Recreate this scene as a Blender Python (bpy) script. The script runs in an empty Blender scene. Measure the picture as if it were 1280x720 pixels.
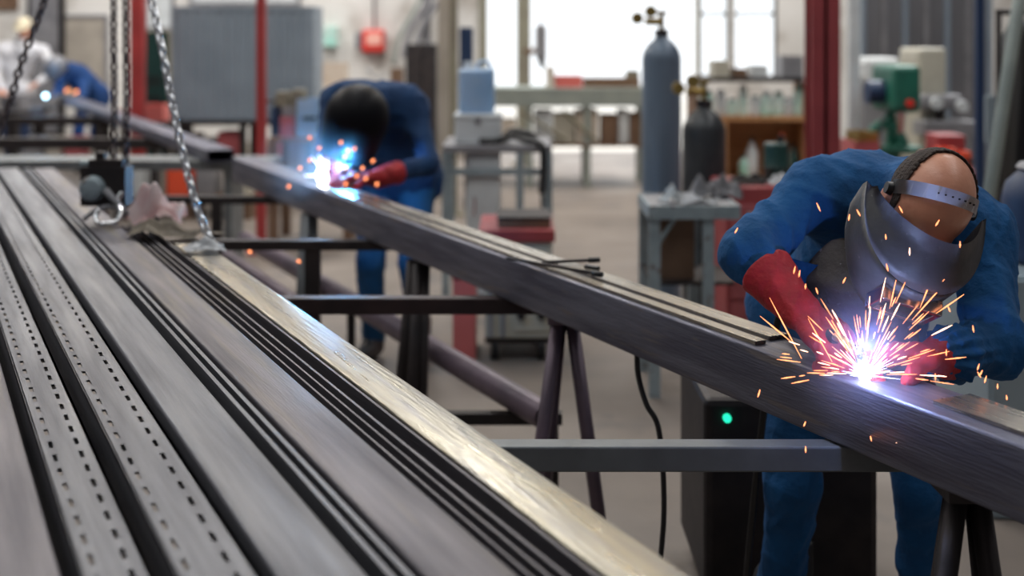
import bpy, bmesh, math, random
import numpy as np
from mathutils import Vector, Matrix
random.seed(7); RNG = np.random.RandomState(7)
C = bpy.context.scene.collection
F = 1500.0; CX = 640.0; HY = 50.0; CZ = 1.6      # focal length in px, horizon row, eye height
V = Vector
def W(px, py, d):                                 # a point of the photo at distance d from the lens plane
    return V(((px-CX)/F*d, d, CZ-(py-HY)/F*d))
DA = math.radians(116.71)
DV = V((math.cos(DA), math.sin(DA), 0)); PV = V((DV.y, -DV.x, 0))
def UV(u, v, z): return DV*u + PV*v + V((0, 0, z))

# ---------------------------------------------------------------- materials
def mat(name, col, rough=.6, metal=0., col2=None, scale=8., stretch=(1, 1, 1), bump=0., bscale=None, detail=6., mix=(.35, .65),
        rvar=0., emit=None, estr=0., alpha=1., trans=0., coat=0., wear=None, wscale=30., wmix=(.6, .68)):
    m = bpy.data.materials.new(name); m.use_nodes = True
    nt = m.node_tree; N = nt.nodes; L = nt.links; b = N['Principled BSDF']
    b.inputs['Base Color'].default_value = (*col, 1); b.inputs['Roughness'].default_value = rough
    b.inputs['Metallic'].default_value = metal
    if coat: b.inputs['Coat Weight'].default_value = coat
    if trans: b.inputs['Transmission Weight'].default_value = trans
    if emit: b.inputs['Emission Color'].default_value = (*emit, 1); b.inputs['Emission Strength'].default_value = estr
    if col2 is not None or bump or rvar:
        tc = N.new('ShaderNodeTexCoord'); mp = N.new('ShaderNodeMapping'); mp.inputs['Scale'].default_value = stretch
        L.new(tc.outputs['Object'], mp.inputs['Vector'])
        nz = N.new('ShaderNodeTexNoise'); nz.inputs['Scale'].default_value = scale; nz.inputs['Detail'].default_value = detail
        L.new(mp.outputs['Vector'], nz.inputs['Vector'])
        rp = N.new('ShaderNodeMapRange'); rp.inputs[1].default_value = mix[0]; rp.inputs[2].default_value = mix[1]
        L.new(nz.outputs['Fac'], rp.inputs[0])
        if col2 is not None:
            mx = N.new('ShaderNodeMix'); mx.data_type = 'RGBA'
            mx.inputs[6].default_value = (*col, 1); mx.inputs[7].default_value = (*col2, 1)
            L.new(rp.outputs[0], mx.inputs[0]); out = mx.outputs[2]
            if wear is not None:
                n3 = N.new('ShaderNodeTexNoise'); n3.inputs['Scale'].default_value = wscale; n3.inputs['Detail'].default_value = 8
                L.new(mp.outputs['Vector'], n3.inputs['Vector'])
                r3 = N.new('ShaderNodeMapRange'); r3.inputs[1].default_value = wmix[0]; r3.inputs[2].default_value = wmix[1]
                L.new(n3.outputs['Fac'], r3.inputs[0])
                m3 = N.new('ShaderNodeMix'); m3.data_type = 'RGBA'; m3.inputs[7].default_value = (*wear, 1)
                L.new(r3.outputs[0], m3.inputs[0]); L.new(out, m3.inputs[6]); out = m3.outputs[2]
            L.new(out, b.inputs['Base Color'])
        if rvar:
            rr = N.new('ShaderNodeMapRange'); rr.inputs[3].default_value = rough-rvar; rr.inputs[4].default_value = rough+rvar
            rr.inputs[1].default_value = .3; rr.inputs[2].default_value = .7
            L.new(nz.outputs['Fac'], rr.inputs[0]); L.new(rr.outputs[0], b.inputs['Roughness'])
        if bump:
            n2 = N.new('ShaderNodeTexNoise'); n2.inputs['Scale'].default_value = bscale or scale*3; n2.inputs['Detail'].default_value = 6
            L.new(mp.outputs['Vector'], n2.inputs['Vector'])
            bp = N.new('ShaderNodeBump'); bp.inputs['Strength'].default_value = bump; bp.inputs['Distance'].default_value = .01
            L.new(n2.outputs['Fac'], bp.inputs['Height']); L.new(bp.outputs[0], b.inputs['Normal'])
    return m
def emis(name, col, s):
    m = bpy.data.materials.new(name); m.use_nodes = True; N = m.node_tree.nodes; N.clear()
    e = N.new('ShaderNodeEmission'); e.inputs[0].default_value = (*col, 1); e.inputs[1].default_value = s
    o = N.new('ShaderNodeOutputMaterial'); m.node_tree.links.new(e.outputs[0], o.inputs[0]); return m

M = {}
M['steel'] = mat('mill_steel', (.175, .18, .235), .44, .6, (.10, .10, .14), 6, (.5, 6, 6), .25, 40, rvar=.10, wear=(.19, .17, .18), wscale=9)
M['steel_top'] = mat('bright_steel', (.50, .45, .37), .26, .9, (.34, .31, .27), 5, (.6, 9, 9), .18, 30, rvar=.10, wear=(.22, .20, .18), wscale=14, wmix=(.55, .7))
M['plank'] = mat('plank_steel', (.145, .135, .15), .48, .6, (.10, .093, .108), 5, (.4, 7, 7), .15, 40, rvar=.08, wear=(.17, .15, .12), wscale=4, wmix=(.55, .75))
M['plank2'] = mat('pale_plank_steel', (.17, .175, .195), .48, .6, (.12, .12, .135), 5, (.4, 7, 7), .15, 40, rvar=.08)
M['gold'] = mat('warm_tint_steel', (.40, .365, .28), .30, .95, (.30, .28, .235), 4, (.5, 6, 6), .22, 25, rvar=.09, wear=(.24, .235, .235), wscale=7, wmix=(.5, .72))  # yellow tint painted in for warm light reflected by the beam
M['dark'] = mat('dark_iron', (.025, .022, .024), .55, .5, (.045, .036, .036), 10, bump=.2)
M['rack'] = mat('rack_iron', (.055, .035, .035), .5, .5, (.03, .022, .024), 8, bump=.2)
M['railgrey'] = mat('painted_rail', (.20, .22, .23), .45, .4, (.13, .14, .15), 6, bump=.1)
M['pipe'] = mat('purple_primer_pipe', (.17, .125, .16), .45, .35, (.11, .085, .11), 7, bump=.15)
M['chain'] = mat('galvanised_chain', (.80, .82, .86), .30, .9, (.55, .57, .6), 60, bump=.1)
M['chain_dark'] = mat('blackened_chain', (.10, .075, .075), .5, .6, (.06, .045, .05), 60)
M['chrome'] = mat('polished_metal', (.65, .66, .68), .2, 1.)
M['bluec'] = mat('blue_cotton', (.006, .095, .275), .92, 0, (.005, .07, .205), 9, bump=.5, bscale=55)
M['blued'] = mat('navy_cotton', (.007, .046, .135), .9, 0, (.005, .03, .095), 9, bump=.3, bscale=60)
M['jeans'] = mat('blue_denim', (.012, .075, .16), .9, 0, (.012, .08, .18), 14, bump=.3)
M['glove'] = mat('red_leather', (.50, .020, .026), .7, 0, (.30, .011, .016), 18, bump=.5, bscale=70)
M['apron'] = mat('grey_hide', (.12, .105, .09), .62, 0, (.06, .052, .048), 14, bump=.6, bscale=50, wear=(.30, .30, .30), wscale=60, wmix=(.66, .72))
M['skin'] = mat('skin', (.74, .36, .235), .45, 0, (.66, .29, .19), 14, bump=.12, bscale=90, coat=.1)
M['hair'] = mat('cropped_hair', (.035, .022, .018), .8, 0, (.06, .04, .032), 60, bump=.8, bscale=220)
M['mask'] = mat('worn_mask_fibre', (.16, .165, .18), .46, .1, (.125, .128, .14), 16, bump=.12, bscale=60, rvar=.06, wear=(.25, .25, .25), wscale=70, wmix=(.68, .74))
M['black'] = mat('black_plastic', (.012, .012, .014), .4)
M['band'] = mat('grey_strap', (.58, .60, .63), .5, .1, (.50, .52, .55), 20, bump=.1)
M['hoodblack'] = mat('hood_fibre', (.004, .004, .006), .5); M['hoodblack'].node_tree.nodes['Principled BSDF'].inputs['Specular IOR Level'].default_value = .12
M['farblue'] = mat('dull_blue_cotton', (.006, .05, .19), .9, 0, (.005, .035, .13), 6)
M['lens'] = mat('dark_glass', (.01, .012, .014), .08, 0, coat=.5)
M['boot'] = mat('black_leather', (.02, .018, .017), .5, 0, (.035, .03, .028), 12, bump=.3)
M['whiteshirt'] = mat('white_cotton', (.78, .78, .82), .9, 0, (.66, .67, .72), 8, bump=.3)
M['hat'] = mat('cream_hard_hat', (.75, .66, .48), .35)
M['bluegas'] = mat('blue_grey_paint', (.15, .20, .27), .36, .1, (.12, .165, .225), 5, (1, 1, .3), .08)
M['darkgas'] = mat('charcoal_paint', (.025, .03, .036), .38, .1, (.045, .05, .055), 8)
M['brass'] = mat('brass', (.42, .30, .10), .35, .9)
M['redcol'] = mat('red_oxide_paint', (.34, .055, .06), .5, 0, (.27, .042, .048), 4, bump=.1)
M['redpost'] = mat('signal_red_paint', (.42, .045, .045), .5, 0, (.32, .035, .035), 4)
M['pink'] = mat('faded_red_paint', (.42, .10, .11), .5, 0, (.34, .08, .09), 5)
M['redbox'] = mat('alarm_red', (.75, .04, .03), .4)
M['redlamp'] = mat('red_sign_panel', (.95, .5, .42), .4)
M['corr'] = mat('grey_ribbed_paint', (.27, .33, .40), .5, .05, (.23, .285, .35), 3, bump=.05)
M['cream'] = mat('cream_paint', (.52, .50, .42), .5, 0, (.45, .43, .36), 6)
M['white'] = mat('white_paint', (.66, .70, .72), .5, 0, (.55, .58, .60), 6)
M['benchgrey'] = mat('pale_blue_grey_steel', (.33, .40, .44), .45, .2, (.24, .30, .33), 9, bump=.1, wear=(.18, .16, .15), wscale=20)
M['jug'] = mat('translucent_blue_plastic', (.30, .52, .80), .3, 0, (.42, .60, .85), 5, trans=.25)
M['orange'] = mat('orange_red_plastic', (.85, .10, .04), .5)
M['salmon'] = mat('salmon_paint', (.70, .16, .14), .5)
M['rag'] = mat('pale_rag', (.85, .80, .80), .95, 0, (.60, .36, .36), 5, bump=.4)
M['sling'] = mat('tan_webbing', (.28, .24, .19), .9, 0, (.19, .165, .135), 14, bump=.4)
M['ply'] = mat('orange_plywood', (.52, .27, .12), .6, 0, (.42, .20, .08), 4, (1, 6, 6))
M['mint'] = mat('mint_plastic', (.40, .78, .68), .4, 0, (.62, .74, .70), 6)
M['green'] = mat('machine_green', (.015, .16, .11), .45, .1, (.012, .11, .08), 6)
M['dgreen'] = mat('dark_green', (.012, .05, .045), .4)
M['greymach'] = mat('machine_grey', (.28, .28, .30), .5, .1, (.20, .20, .22), 6)
M['dust'] = mat('pale_dusty_green', (.34, .38, .35), .6, .1, (.27, .31, .29), 5)
M['olive'] = mat('olive_paint', (.24, .23, .17), .6, 0, (.19, .17, .13), 4)
M['beige'] = mat('beige_paint', (.42, .38, .33), .6, 0, (.33, .30, .26), 4)
M['navy'] = mat('navy_paint', (.012, .035, .10), .5)
M['card'] = mat('pale_cardboard', (.62, .50, .40), .8, 0, (.70, .64, .56), 5)
M['brown'] = mat('brown_board', (.20, .12, .075), .7, 0, (.14, .08, .05), 5)
M['flame'] = emis('furnace_glow', (1., .28, .10), 1.6)
M['arc'] = emis('arc_light', (.75, .86, 1.), 60)
M['arc2'] = emis('arc_plume', (.55, .62, 1.), 9)
M['spark'] = emis('hot_spark', (1., .30, .12), 3.2)
M['spark2'] = emis('white_hot_spark', (1., .55, .36), 5)
M['sparkg'] = emis('dim_spark', (1., .33, .10), 3.5)
M['led'] = emis('green_indicator', (.02, .8, .45), 1.6)
M['lampglow'] = emis('added_lamp_glow', (1., .72, .36), 42)
M['wall'] = mat('limewashed_wall', (.78, .765, .74), .85, 0, (.64, .62, .59), .8, bump=.1, wear=(.40, .36, .32), wscale=1.6, wmix=(.55, .75))
M['wallsheet'] = mat('cladding', (.20, .20, .22), .6, .2, (.15, .15, .165), 1.)
M['ceil'] = mat('roof_sheet', (.30, .30, .31), .8)
M['floor'] = mat('stained_concrete', (.235, .195, .165), .62, 0, (.165, .138, .12), 1.1, bump=.15, bscale=20, rvar=.12, wear=(.11, .10, .10), wscale=2.3, wmix=(.58, .72))
M['yard'] = mat('pale_yard_concrete', (.72, .68, .62), .8, 0, (.60, .56, .50), .7)
M['glasspane'] = mat('frosted_pane', (.9, .95, .95), .5, trans=1.)
M['paleblue'] = mat('pale_blue_sheet', (.34, .42, .47), .45, .3, (.28, .35, .40), 2)

# ---------------------------------------------------------------- mesh helpers
def obj(name, bm, m, parent=None, smooth=False, loc=None):
    me = bpy.data.meshes.new(name)
    if smooth:
        for f in bm.faces: f.smooth = True
    bmesh.ops.recalc_face_normals(bm, faces=bm.faces)
    if smooth == 'auto':
        for e in bm.edges:
            if len(e.link_faces) == 2 and e.calc_face_angle() > .6: e.smooth = False
    bm.to_mesh(me); bm.free()
    for x in (m if isinstance(m, (list, tuple)) else [m]): me.materials.append(x)
    o = bpy.data.objects.new(name, me); C.objects.link(o)
    if parent is not None:
        o.parent = parent; o.location = -parent.location if loc is None else loc
    elif loc is not None: o.location = loc
    return o
def tag(o, label, cat, group=None, kind=None):
    if label: o['label'] = label
    if cat: o['category'] = cat
    if group: o['group'] = group
    if kind: o['kind'] = kind
    return o
def thing(name, label, cat, loc=(0, 0, 0), group=None):
    o = bpy.data.objects.new(name, None); C.objects.link(o); o.location = loc; o.empty_display_size = .1
    return tag(o, label, cat, group)
def solo(name, bm, m, label, cat, loc, group=None, smooth=False, kind=None):
    """a thing that is one mesh; its mesh is given in world coordinates, its origin goes to loc"""
    bm.transform(Matrix.Translation(-V(loc)))
    o = obj(name, bm, m, None, smooth); o.location = loc
    return tag(o, label, cat, group, kind)
def box(bm, x0, x1, y0, y1, z0, z1, bev=.0, R=None, mi=0):
    r = bmesh.ops.create_cube(bm, size=1)
    vs = r['verts']
    bmesh.ops.scale(bm, verts=vs, vec=(x1-x0, y1-y0, z1-z0))
    bmesh.ops.translate(bm, verts=vs, vec=((x0+x1)/2, (y0+y1)/2, (z0+z1)/2))
    if R is not None: bmesh.ops.transform(bm, matrix=R, verts=vs)
    fs = list({f for v in vs for f in v.link_faces})
    for f in fs: f.material_index = mi
    if bev:
        es = list({e for v in vs for e in v.link_edges})
        bmesh.ops.bevel(bm, geom=es, offset=bev, segments=2, affect='EDGES', profile=.5)
    return bm
def B(*a, **k):
    bm = bmesh.new(); return box(bm, *a, **k)
def frame_of(d):
    d = V(d).normalized(); a = V((0, 0, 1)) if abs(d.z) < .9 else V((1, 0, 0))
    x = d.cross(a).normalized(); return x, d.cross(x).normalized()
def tube(bm, pts, rad, n=12, cap=True, mi=0):
    pts = [V(p) for p in pts]; rs = rad if isinstance(rad, (list, tuple)) else [rad]*len(pts)
    x, y = frame_of(pts[1]-pts[0]); rings = []
    for i, p in enumerate(pts):
        d = (pts[min(i+1, len(pts)-1)]-pts[max(i-1, 0)]).normalized()
        x = (x-d*x.dot(d)).normalized(); y = d.cross(x)
        rings.append([bm.verts.new(p+(x*math.cos(t)+y*math.sin(t))*rs[i]) for t in [2*math.pi*k/n for k in range(n)]])
    for a, b in zip(rings, rings[1:]):
        for k in range(n):
            f = bm.faces.new((a[k], a[(k+1) % n], b[(k+1) % n], b[k])); f.material_index = mi
    if cap:
        for r in (rings[0][::-1], rings[-1]):
            f = bm.faces.new(r); f.material_index = mi
    return bm
def T(pts, rad, n=12): return tube(bmesh.new(), pts, rad, n)
def lathe(bm, prof, c, n=28, axis='Z'):
    c = V(c); rings = []
    for r, h in prof:
        ring = []
        for k in range(n):
            t = 2*math.pi*k/n
            p = V((r*math.cos(t), r*math.sin(t), h))
            if axis == 'Y': p = V((p.x, p.z, p.y))
            if axis == 'X': p = V((p.z, p.x, p.y))
            ring.append(bm.verts.new(c+p))
        rings.append(ring)
    for a, b in zip(rings, rings[1:]):
        for k in range(n): bm.faces.new((a[k], a[(k+1) % n], b[(k+1) % n], b[k]))
    bm.faces.new(rings[0][::-1]); bm.faces.new(rings[-1]); return bm
def smoothpath(pts, n=8):
    pts = [V(p) for p in pts]; P = [pts[0]*2-pts[1]]+pts+[pts[-1]*2-pts[-2]]; out = []
    for i in range(1, len(P)-2):
        for k in range(n):
            t = k/n; a, b, c, d = P[i-1:i+3]
            out.append(.5*((2*b)+(c-a)*t+(2*a-5*b+4*c-d)*t*t+(3*b-a-3*c+d)*t**3))
    return out+[pts[-1]]
def profile(bm, pts, u0, u1):
    """extrude a closed outline (v, z) along the beam direction"""
    a = [bm.verts.new(UV(u0, v, z)) for v, z in pts]; b = [bm.verts.new(UV(u1, v, z)) for v, z in pts]
    n = len(pts)
    for k in range(n): bm.faces.new((a[k], a[(k+1) % n], b[(k+1) % n], b[k]))
    return a, b
def boxtube(u0, u1, v0, v1, z0, z1, t=.006, r=.008):
    bm = bmesh.new()
    def rr(v0, v1, z0, z1, r):
        o = []
        for (cv, cz, a0) in ((v1-r, z1-r, 0), (v0+r, z1-r, 90), (v0+r, z0+r, 180), (v1-r, z0+r, 270)):
            for k in range(4):
                a = math.radians(a0+30*k); o.append((cv+r*math.cos(a), cz+r*math.sin(a)))
        return o
    ao, bo = profile(bm, rr(v0, v1, z0, z1, r), u0, u1); ai, bi = profile(bm, rr(v0+t, v1-t, z0+t, z1-t, max(r-t, .002)), u0, u1)
    n = len(ao)
    for o_, i_ in ((ao, ai), (bo, bi)):
        for k in range(n): bm.faces.new((o_[k], o_[(k+1) % n], i_[(k+1) % n], i_[k]))
    return bm
def usection(u0, u1, v0, v1, z0, z1, t=.006, down=False):
    bm = bmesh.new()
    if down: pts = [(v0, z0), (v0, z1), (v1, z1), (v1, z0), (v1-t, z0), (v1-t, z1-t), (v0+t, z1-t), (v0+t, z0)]
    else: pts = [(v0, z1), (v0, z0), (v1, z0), (v1, z1), (v1-t, z1), (v1-t, z0+t), (v0+t, z0+t), (v0+t, z1)]
    a, b = profile(bm, pts, u0, u1); bm.faces.new(a); bm.faces.new(b[::-1]); return bm
def beamobj(name, bm, m, label, cat, u, v, z, group=None, smooth=False):
    """local X of the object runs along the beam so the mill marks follow it"""
    o_ = UV(u, v, z); R = Matrix.Rotation(DA, 4, 'Z')
    bm.transform((Matrix.Translation(o_) @ R).inverted())
    ob = obj(name, bm, m, None, smooth); ob.location = o_; ob.rotation_euler = (0, 0, DA)
    return tag(ob, label, cat, group)

# ---------------------------------------------------------------- implicit surfaces (bodies, gloves, cloth)
def f32(v): return np.asarray(v, dtype=np.float32)
def cone(P, a, b, ra, rb):
    a = f32(a); b = f32(b); ab = b-a; L2 = float(ab @ ab)+1e-9
    t = np.clip(((P-a) @ ab)/L2, 0, 1)
    return np.linalg.norm(P-a-t[:, None]*ab, axis=1)-(ra+(rb-ra)*t)
def ell(P, c, R, r):
    q = (P-f32(c)) @ R; r = f32(r)
    k0 = np.linalg.norm(q/r, axis=1); k1 = np.linalg.norm(q/(r*r), axis=1)+1e-9
    return k0*(k0-1)/k1
def smin(a, b, k):
    h = np.clip(.5+.5*(b-a)/k, 0, 1); return b*(1-h)+a*h-k*h*(1-h)
def smax(a, b, k): return -smin(-a, -b, k)
def folds(P, s=1., seed=1):
    r = np.random.RandomState(seed); o = np.zeros(len(P), np.float32)
    for i in range(6):
        d = f32(r.normal(size=3)*(1, 1, .8)); d /= np.linalg.norm(d); w = f32(r.normal(size=3))*4; w2 = f32(r.normal(size=3))*9
        k = (11+i*7)*s
        ph = (P @ d)*k+1.1*np.sin(P @ w*s+r.rand()*6)+r.rand()*6
        gate = .5+.5*np.sin(P @ w2*s+r.rand()*6)
        o += (1-np.abs(np.sin(ph)))**3*gate*(1.5/(1+.22*i))
    return o-1.
def net(fn, lo, hi, h):
    lo = f32(lo); hi = f32(hi); n = np.ceil((hi-lo)/h).astype(int)+1
    # coarse pass: only evaluate blocks near the surface
    ax = [lo[i]+np.arange(n[i], dtype=np.float32)*h for i in range(3)]
    G = np.full(n, 1., np.float32); K = 6
    ci = [np.arange(0, n[i], K) for i in range(3)]
    cc = np.stack(np.meshgrid(*[ax[i][ci[i]]+h*K/2 for i in range(3)], indexing='ij'), -1).reshape(-1, 3)
    D = fn(cc.astype(np.float32)); near = np.abs(D) < h*K*1.25+.012
    idx = np.stack(np.meshgrid(*ci, indexing='ij'), -1).reshape(-1, 3)
    for b, dv in zip(idx[~near], D[~near]):
        G[b[0]:b[0]+K, b[1]:b[1]+K, b[2]:b[2]+K] = dv
    off = np.stack(np.meshgrid(*[np.arange(K)]*3, indexing='ij'), -1).reshape(-1, 3)
    A = (idx[near][:, None, :]+off[None]).reshape(-1, 3)
    A = A[(A < n).all(1)]
    for s in range(0, len(A), 400000):
        a = A[s:s+400000]; P = lo+a.astype(np.float32)*h
        G[a[:, 0], a[:, 1], a[:, 2]] = fn(P)
    ins = G < 0
    c = [ins[i:n[0]-1+i, j:n[1]-1+j, k:n[2]-1+k] for i in (0, 1) for j in (0, 1) for k in (0, 1)]
    s_ = sum(x.astype(np.int8) for x in c); act = (s_ > 0) & (s_ < 8)
    cells = np.argwhere(act); acc = np.zeros((len(cells), 3), np.float32); cnt = np.zeros(len(cells), np.float32)
    cor = [(i, j, k) for i in (0, 1) for j in (0, 1) for k in (0, 1)]
    for p in cor:
        for axn in range(3):
            if p[axn]: continue
            q = list(p); q[axn] = 1
            ga = G[cells[:, 0]+p[0], cells[:, 1]+p[1], cells[:, 2]+p[2]]; gb = G[cells[:, 0]+q[0], cells[:, 1]+q[1], cells[:, 2]+q[2]]
            m = (ga < 0) != (gb < 0); t = np.where(m, ga/np.where(m, ga-gb, 1), 0)
            pos = np.tile(f32(p), (len(cells), 1)); pos[:, axn] = t
            acc[m] += pos[m]; cnt[m] += 1
    vs = lo+(cells+acc/cnt[:, None])*h
    ID = -np.ones(act.shape, np.int64); ID[act] = np.arange(len(cells)); faces = []
    for axn in range(3):
        o1, o2 = [(1, 2), (2, 0), (0, 1)][axn]
        sl0 = [slice(None)]*3; sl1 = [slice(None)]*3; sl0[axn] = slice(0, -1); sl1[axn] = slice(1, None)
        a = ins[tuple(sl0)]; b = ins[tuple(sl1)]; E = np.argwhere(a != b)
        E = E[(E[:, o1] > 0) & (E[:, o2] > 0) & (E[:, o1] < n[o1]-1) & (E[:, o2] < n[o2]-1)]
        fl = a[E[:, 0], E[:, 1], E[:, 2]]
        def g(d1, d2):
            e = E.copy(); e[:, o1] -= d1; e[:, o2] -= d2; return ID[e[:, 0], e[:, 1], e[:, 2]]
        q = np.stack([g(1, 1), g(0, 1), g(0, 0), g(1, 0)], 1)
        q[~fl] = q[~fl][:, ::-1]; faces.append(q)
    Q = np.concatenate(faces); Q = Q[(Q >= 0).all(1)]
    return vs, Q
def sdfobj(name, fn, lo, hi, h, m, parent=None, origin=None, sm=2):
    vs, Q = net(fn, lo, hi, h)
    if sm:
        nb = np.concatenate([Q[:, [0, 1]], Q[:, [1, 2]], Q[:, [2, 3]], Q[:, [3, 0]]]); nb = np.concatenate([nb, nb[:, ::-1]])
        for _ in range(sm):
            s = np.zeros_like(vs); np.add.at(s, nb[:, 0], vs[nb[:, 1]]); c = np.bincount(nb[:, 0], minlength=len(vs))[:, None]
            vs = np.where(c > 0, .5*vs+.5*s/np.maximum(c, 1), vs)
    org = V(origin) if origin is not None else (parent.location if parent is not None else V((0, 0, 0)))
    me = bpy.data.meshes.new(name); me.from_pydata((vs-f32(org)).tolist(), [], Q.tolist()); me.update()
    me.polygons.foreach_set('use_smooth', [True]*len(me.polygons)); me.materials.append(m)
    o = bpy.data.objects.new(name, me); C.objects.link(o)
    if parent is not None: o.parent = parent
    if parent is None or origin is not None: o.location = org if parent is None else org-parent.location
    return o

# ---------------------------------------------------------------- setting
def struct(name, bm, m, parent=None):
    o = obj(name, bm, m, parent)
    if parent is None: o['kind'] = 'structure'
    return o
def boxes(rects):
    bm = bmesh.new()
    for r in rects: box(bm, *r)
    return bm
YB = 17.
struct('floor', B(-10, 9, -3, YB+.3, -.2, 0), M['floor'])
struct('trim_1', B(-12, 14, YB+.3, YB+24, -.2, -.005), M['yard'])       # the yard beyond the opening
# back wall with an opening on the yard and two windows
OX0, OX1, OZ = -.35, 2.62, 3.6
wx = [(3.0, 3.10+.0), ]
struct('wall_back', boxes([(-10, OX0, YB, YB+.3, 0, 6.5), (OX0, OX1, YB, YB+.3, OZ, 6.5), (OX1, 2.66, YB, YB+.3, 0, 6.5),
    (2.66, 3.08, YB, YB+.3, 0, 1.06), (3.08, 3.14, YB, YB+.3, 0, 6.5), (3.14, 3.76, YB, YB+.3, 0, 1.06), (3.76, 9, YB, YB+.3, 0, 6.5),
    (2.66, 3.08, YB, YB+.3, 2.9, 6.5), (3.14, 3.76, YB, YB+.3, 2.9, 6.5)]), M['wall'])
for i, (a, b) in enumerate(((2.66, 3.08), (3.14, 3.76))):
    w = struct('window_%d' % (i+1), boxes([(a, a+.035, YB+.05, YB+.12, 1.06, 2.9), (b-.035, b, YB+.05, YB+.12, 1.06, 2.9), (a, b, YB+.05, YB+.12, 1.06, 1.10),
        (a, b, YB+.05, YB+.12, 2.86, 2.9), (a, b, YB+.05, YB+.12, 1.95, 1.99)]), M['dark'])
struct('wall_left', B(-10.3, -10, -3, YB, 0, 6.5), M['wallsheet'])
struct('wall_right', B(9, 9.3, -3, YB, 0, 6.5), M['wallsheet'])
struct('wall_front', B(-10, 9, -3.3, -3, 0, 6.5), M['wallsheet'])
cb = []
xs = [-10, -7.2, -5.4, -1.6, .2, 3.6, 5.4, 9]
for i in range(0, 8, 2): cb.append((xs[i], xs[i+1], -3, YB, 6.5, 6.6))
for i in range(1, 7, 2): cb += [(xs[i], xs[i+1], -3, -1, 6.5, 6.6), (xs[i], xs[i+1], YB-2, YB, 6.5, 6.6), (xs[i], xs[i+1], 6.5, 7.2, 6.5, 6.6)]
struct('ceiling', boxes(cb), M['ceil'])
struct('trim_2', boxes([(OX0-.12, OX0, YB-.06, YB, 0, OZ+.12), (OX1, OX1+.03, YB-.06, YB, 0, OZ+.12), (OX0, OX1, YB-.06, YB, OZ, OZ+.12)]), M['olive'])
struct('baseboard_back', boxes([(-10, OX0-.13, YB-.03, YB, 0, .16), (OX1+.04, 9, YB-.03, YB, 0, .16)]), M['beige'])

# ---------------------------------------------------------------- columns and posts
def hsect(x0, x1, y0, y1, z0, z1, t=.02):
    return boxes([(x0, x0+t, y0, y1, z0, z1), (x1-t, x1, y0, y1, z0, z1), (x0+t, x1-t, (y0+y1)/2-t/2, (y0+y1)/2+t/2, z0, z1)])
def post(name, label, x0, x1, y, m, z1=6.5, h=False, base=True, dy=None):
    t = thing(name, label, 'column', ((x0+x1)/2, y, 0)); dy = dy or (x1-x0)
    obj('shaft', (boxes([(x0, x1, y-dy/2, y-dy/2+.018, 0, z1), (x0, x1, y+dy/2-.018, y+dy/2, 0, z1), ((x0+x1)/2-.01, (x0+x1)/2+.01, y-dy/2, y+dy/2, 0, z1)]) if h else B(x0, x1, y-dy/2, y+dy/2, .0, z1, bev=.008)), m, t)
    if base: obj('base_plate', B(x0-.06, x1+.06, y-dy/2-.06, y+dy/2+.06, 0, .02), m, t)
    return t
post('steel_column', 'broad dark red steel column behind the bald nearby welder in the foreground', 1.665, 1.825, 6.75, M['redcol'], h=True)
post('steel_post', 'slim red post in front of the grey ribbed screen', -1.915, -1.845, 9., M['redpost'])
post('steel_post', 'slim red post at left between the hanging chains and grey screen', -3.55, -3.43, 11.2, M['redpost'])
post('concrete_pillar', 'pale beige pillar beside the dark tall cabinet at the back wall', -.74, -.62, 12., M['beige'])
post('steel_post', 'olive post standing in the bright yard opening', .06, .24, 15.5, M['olive'])
post('steel_post', 'pale upright pipe beside the broad dark red column', 2.515, 2.60, 9., M['white'], base=False)

# ---------------------------------------------------------------- main beams
beamobj('box_beam', boxtube(.35, 6.7, 1.62, 1.76, .81, .94, .008, .007), [M['steel']], 'long dark steel box beam being welded by the two nearer welders', 'steel beam', .35, 1.69, .81, smooth='auto')
beamobj('box_beam', boxtube(7.25, 15.6, 1.60, 1.765, .862, .94, .006, .006), [M['steel']], 'open-ended rectangular steel tube that the farthest welder works on', 'steel beam', 7.25, 1.68, .862, smooth='auto')
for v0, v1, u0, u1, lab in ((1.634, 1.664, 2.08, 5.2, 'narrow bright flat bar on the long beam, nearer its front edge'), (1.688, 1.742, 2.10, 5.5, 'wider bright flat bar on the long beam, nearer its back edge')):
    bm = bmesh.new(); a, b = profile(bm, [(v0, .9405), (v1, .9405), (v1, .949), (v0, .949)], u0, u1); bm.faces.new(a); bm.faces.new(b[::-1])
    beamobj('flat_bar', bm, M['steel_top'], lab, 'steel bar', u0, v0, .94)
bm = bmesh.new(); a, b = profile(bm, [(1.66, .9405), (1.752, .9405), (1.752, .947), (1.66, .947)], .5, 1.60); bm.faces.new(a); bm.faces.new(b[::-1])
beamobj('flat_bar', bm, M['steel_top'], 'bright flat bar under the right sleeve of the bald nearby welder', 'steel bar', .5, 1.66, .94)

# left stack
SG = 'steel lengths stacked side by side on the rack'
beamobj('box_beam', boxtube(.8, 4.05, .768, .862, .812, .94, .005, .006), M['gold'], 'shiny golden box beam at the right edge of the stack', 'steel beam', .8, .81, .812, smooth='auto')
beamobj('channel_bar', usection(.8, 4.35, .722, .760, .85, .94, .005), M['plank'], 'narrow open channel against the shiny golden beam', 'steel beam', .8, .74, .812)
beamobj('channel_bar', usection(.8, 4.5, .688, .712, .85, .935, .004), M['plank'], 'thin open channel beside the wide smooth box beam', 'steel beam', .8, .70, .812)
beamobj('box_beam', boxtube(.8, 6.6, .568, .674, .812, .94, .005, .006), M['plank'], 'wide smooth box beam with the hoist hook lying on it', 'steel beam', .8, .62, .812, smooth='auto')
beamobj('angle_bar', usection(.8, 6.6, .524, .552, .85, .945, .008), M['plank2'], 'thin raised ridge bar between two wide smooth beams', 'steel beam', .8, .54, .812)
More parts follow.
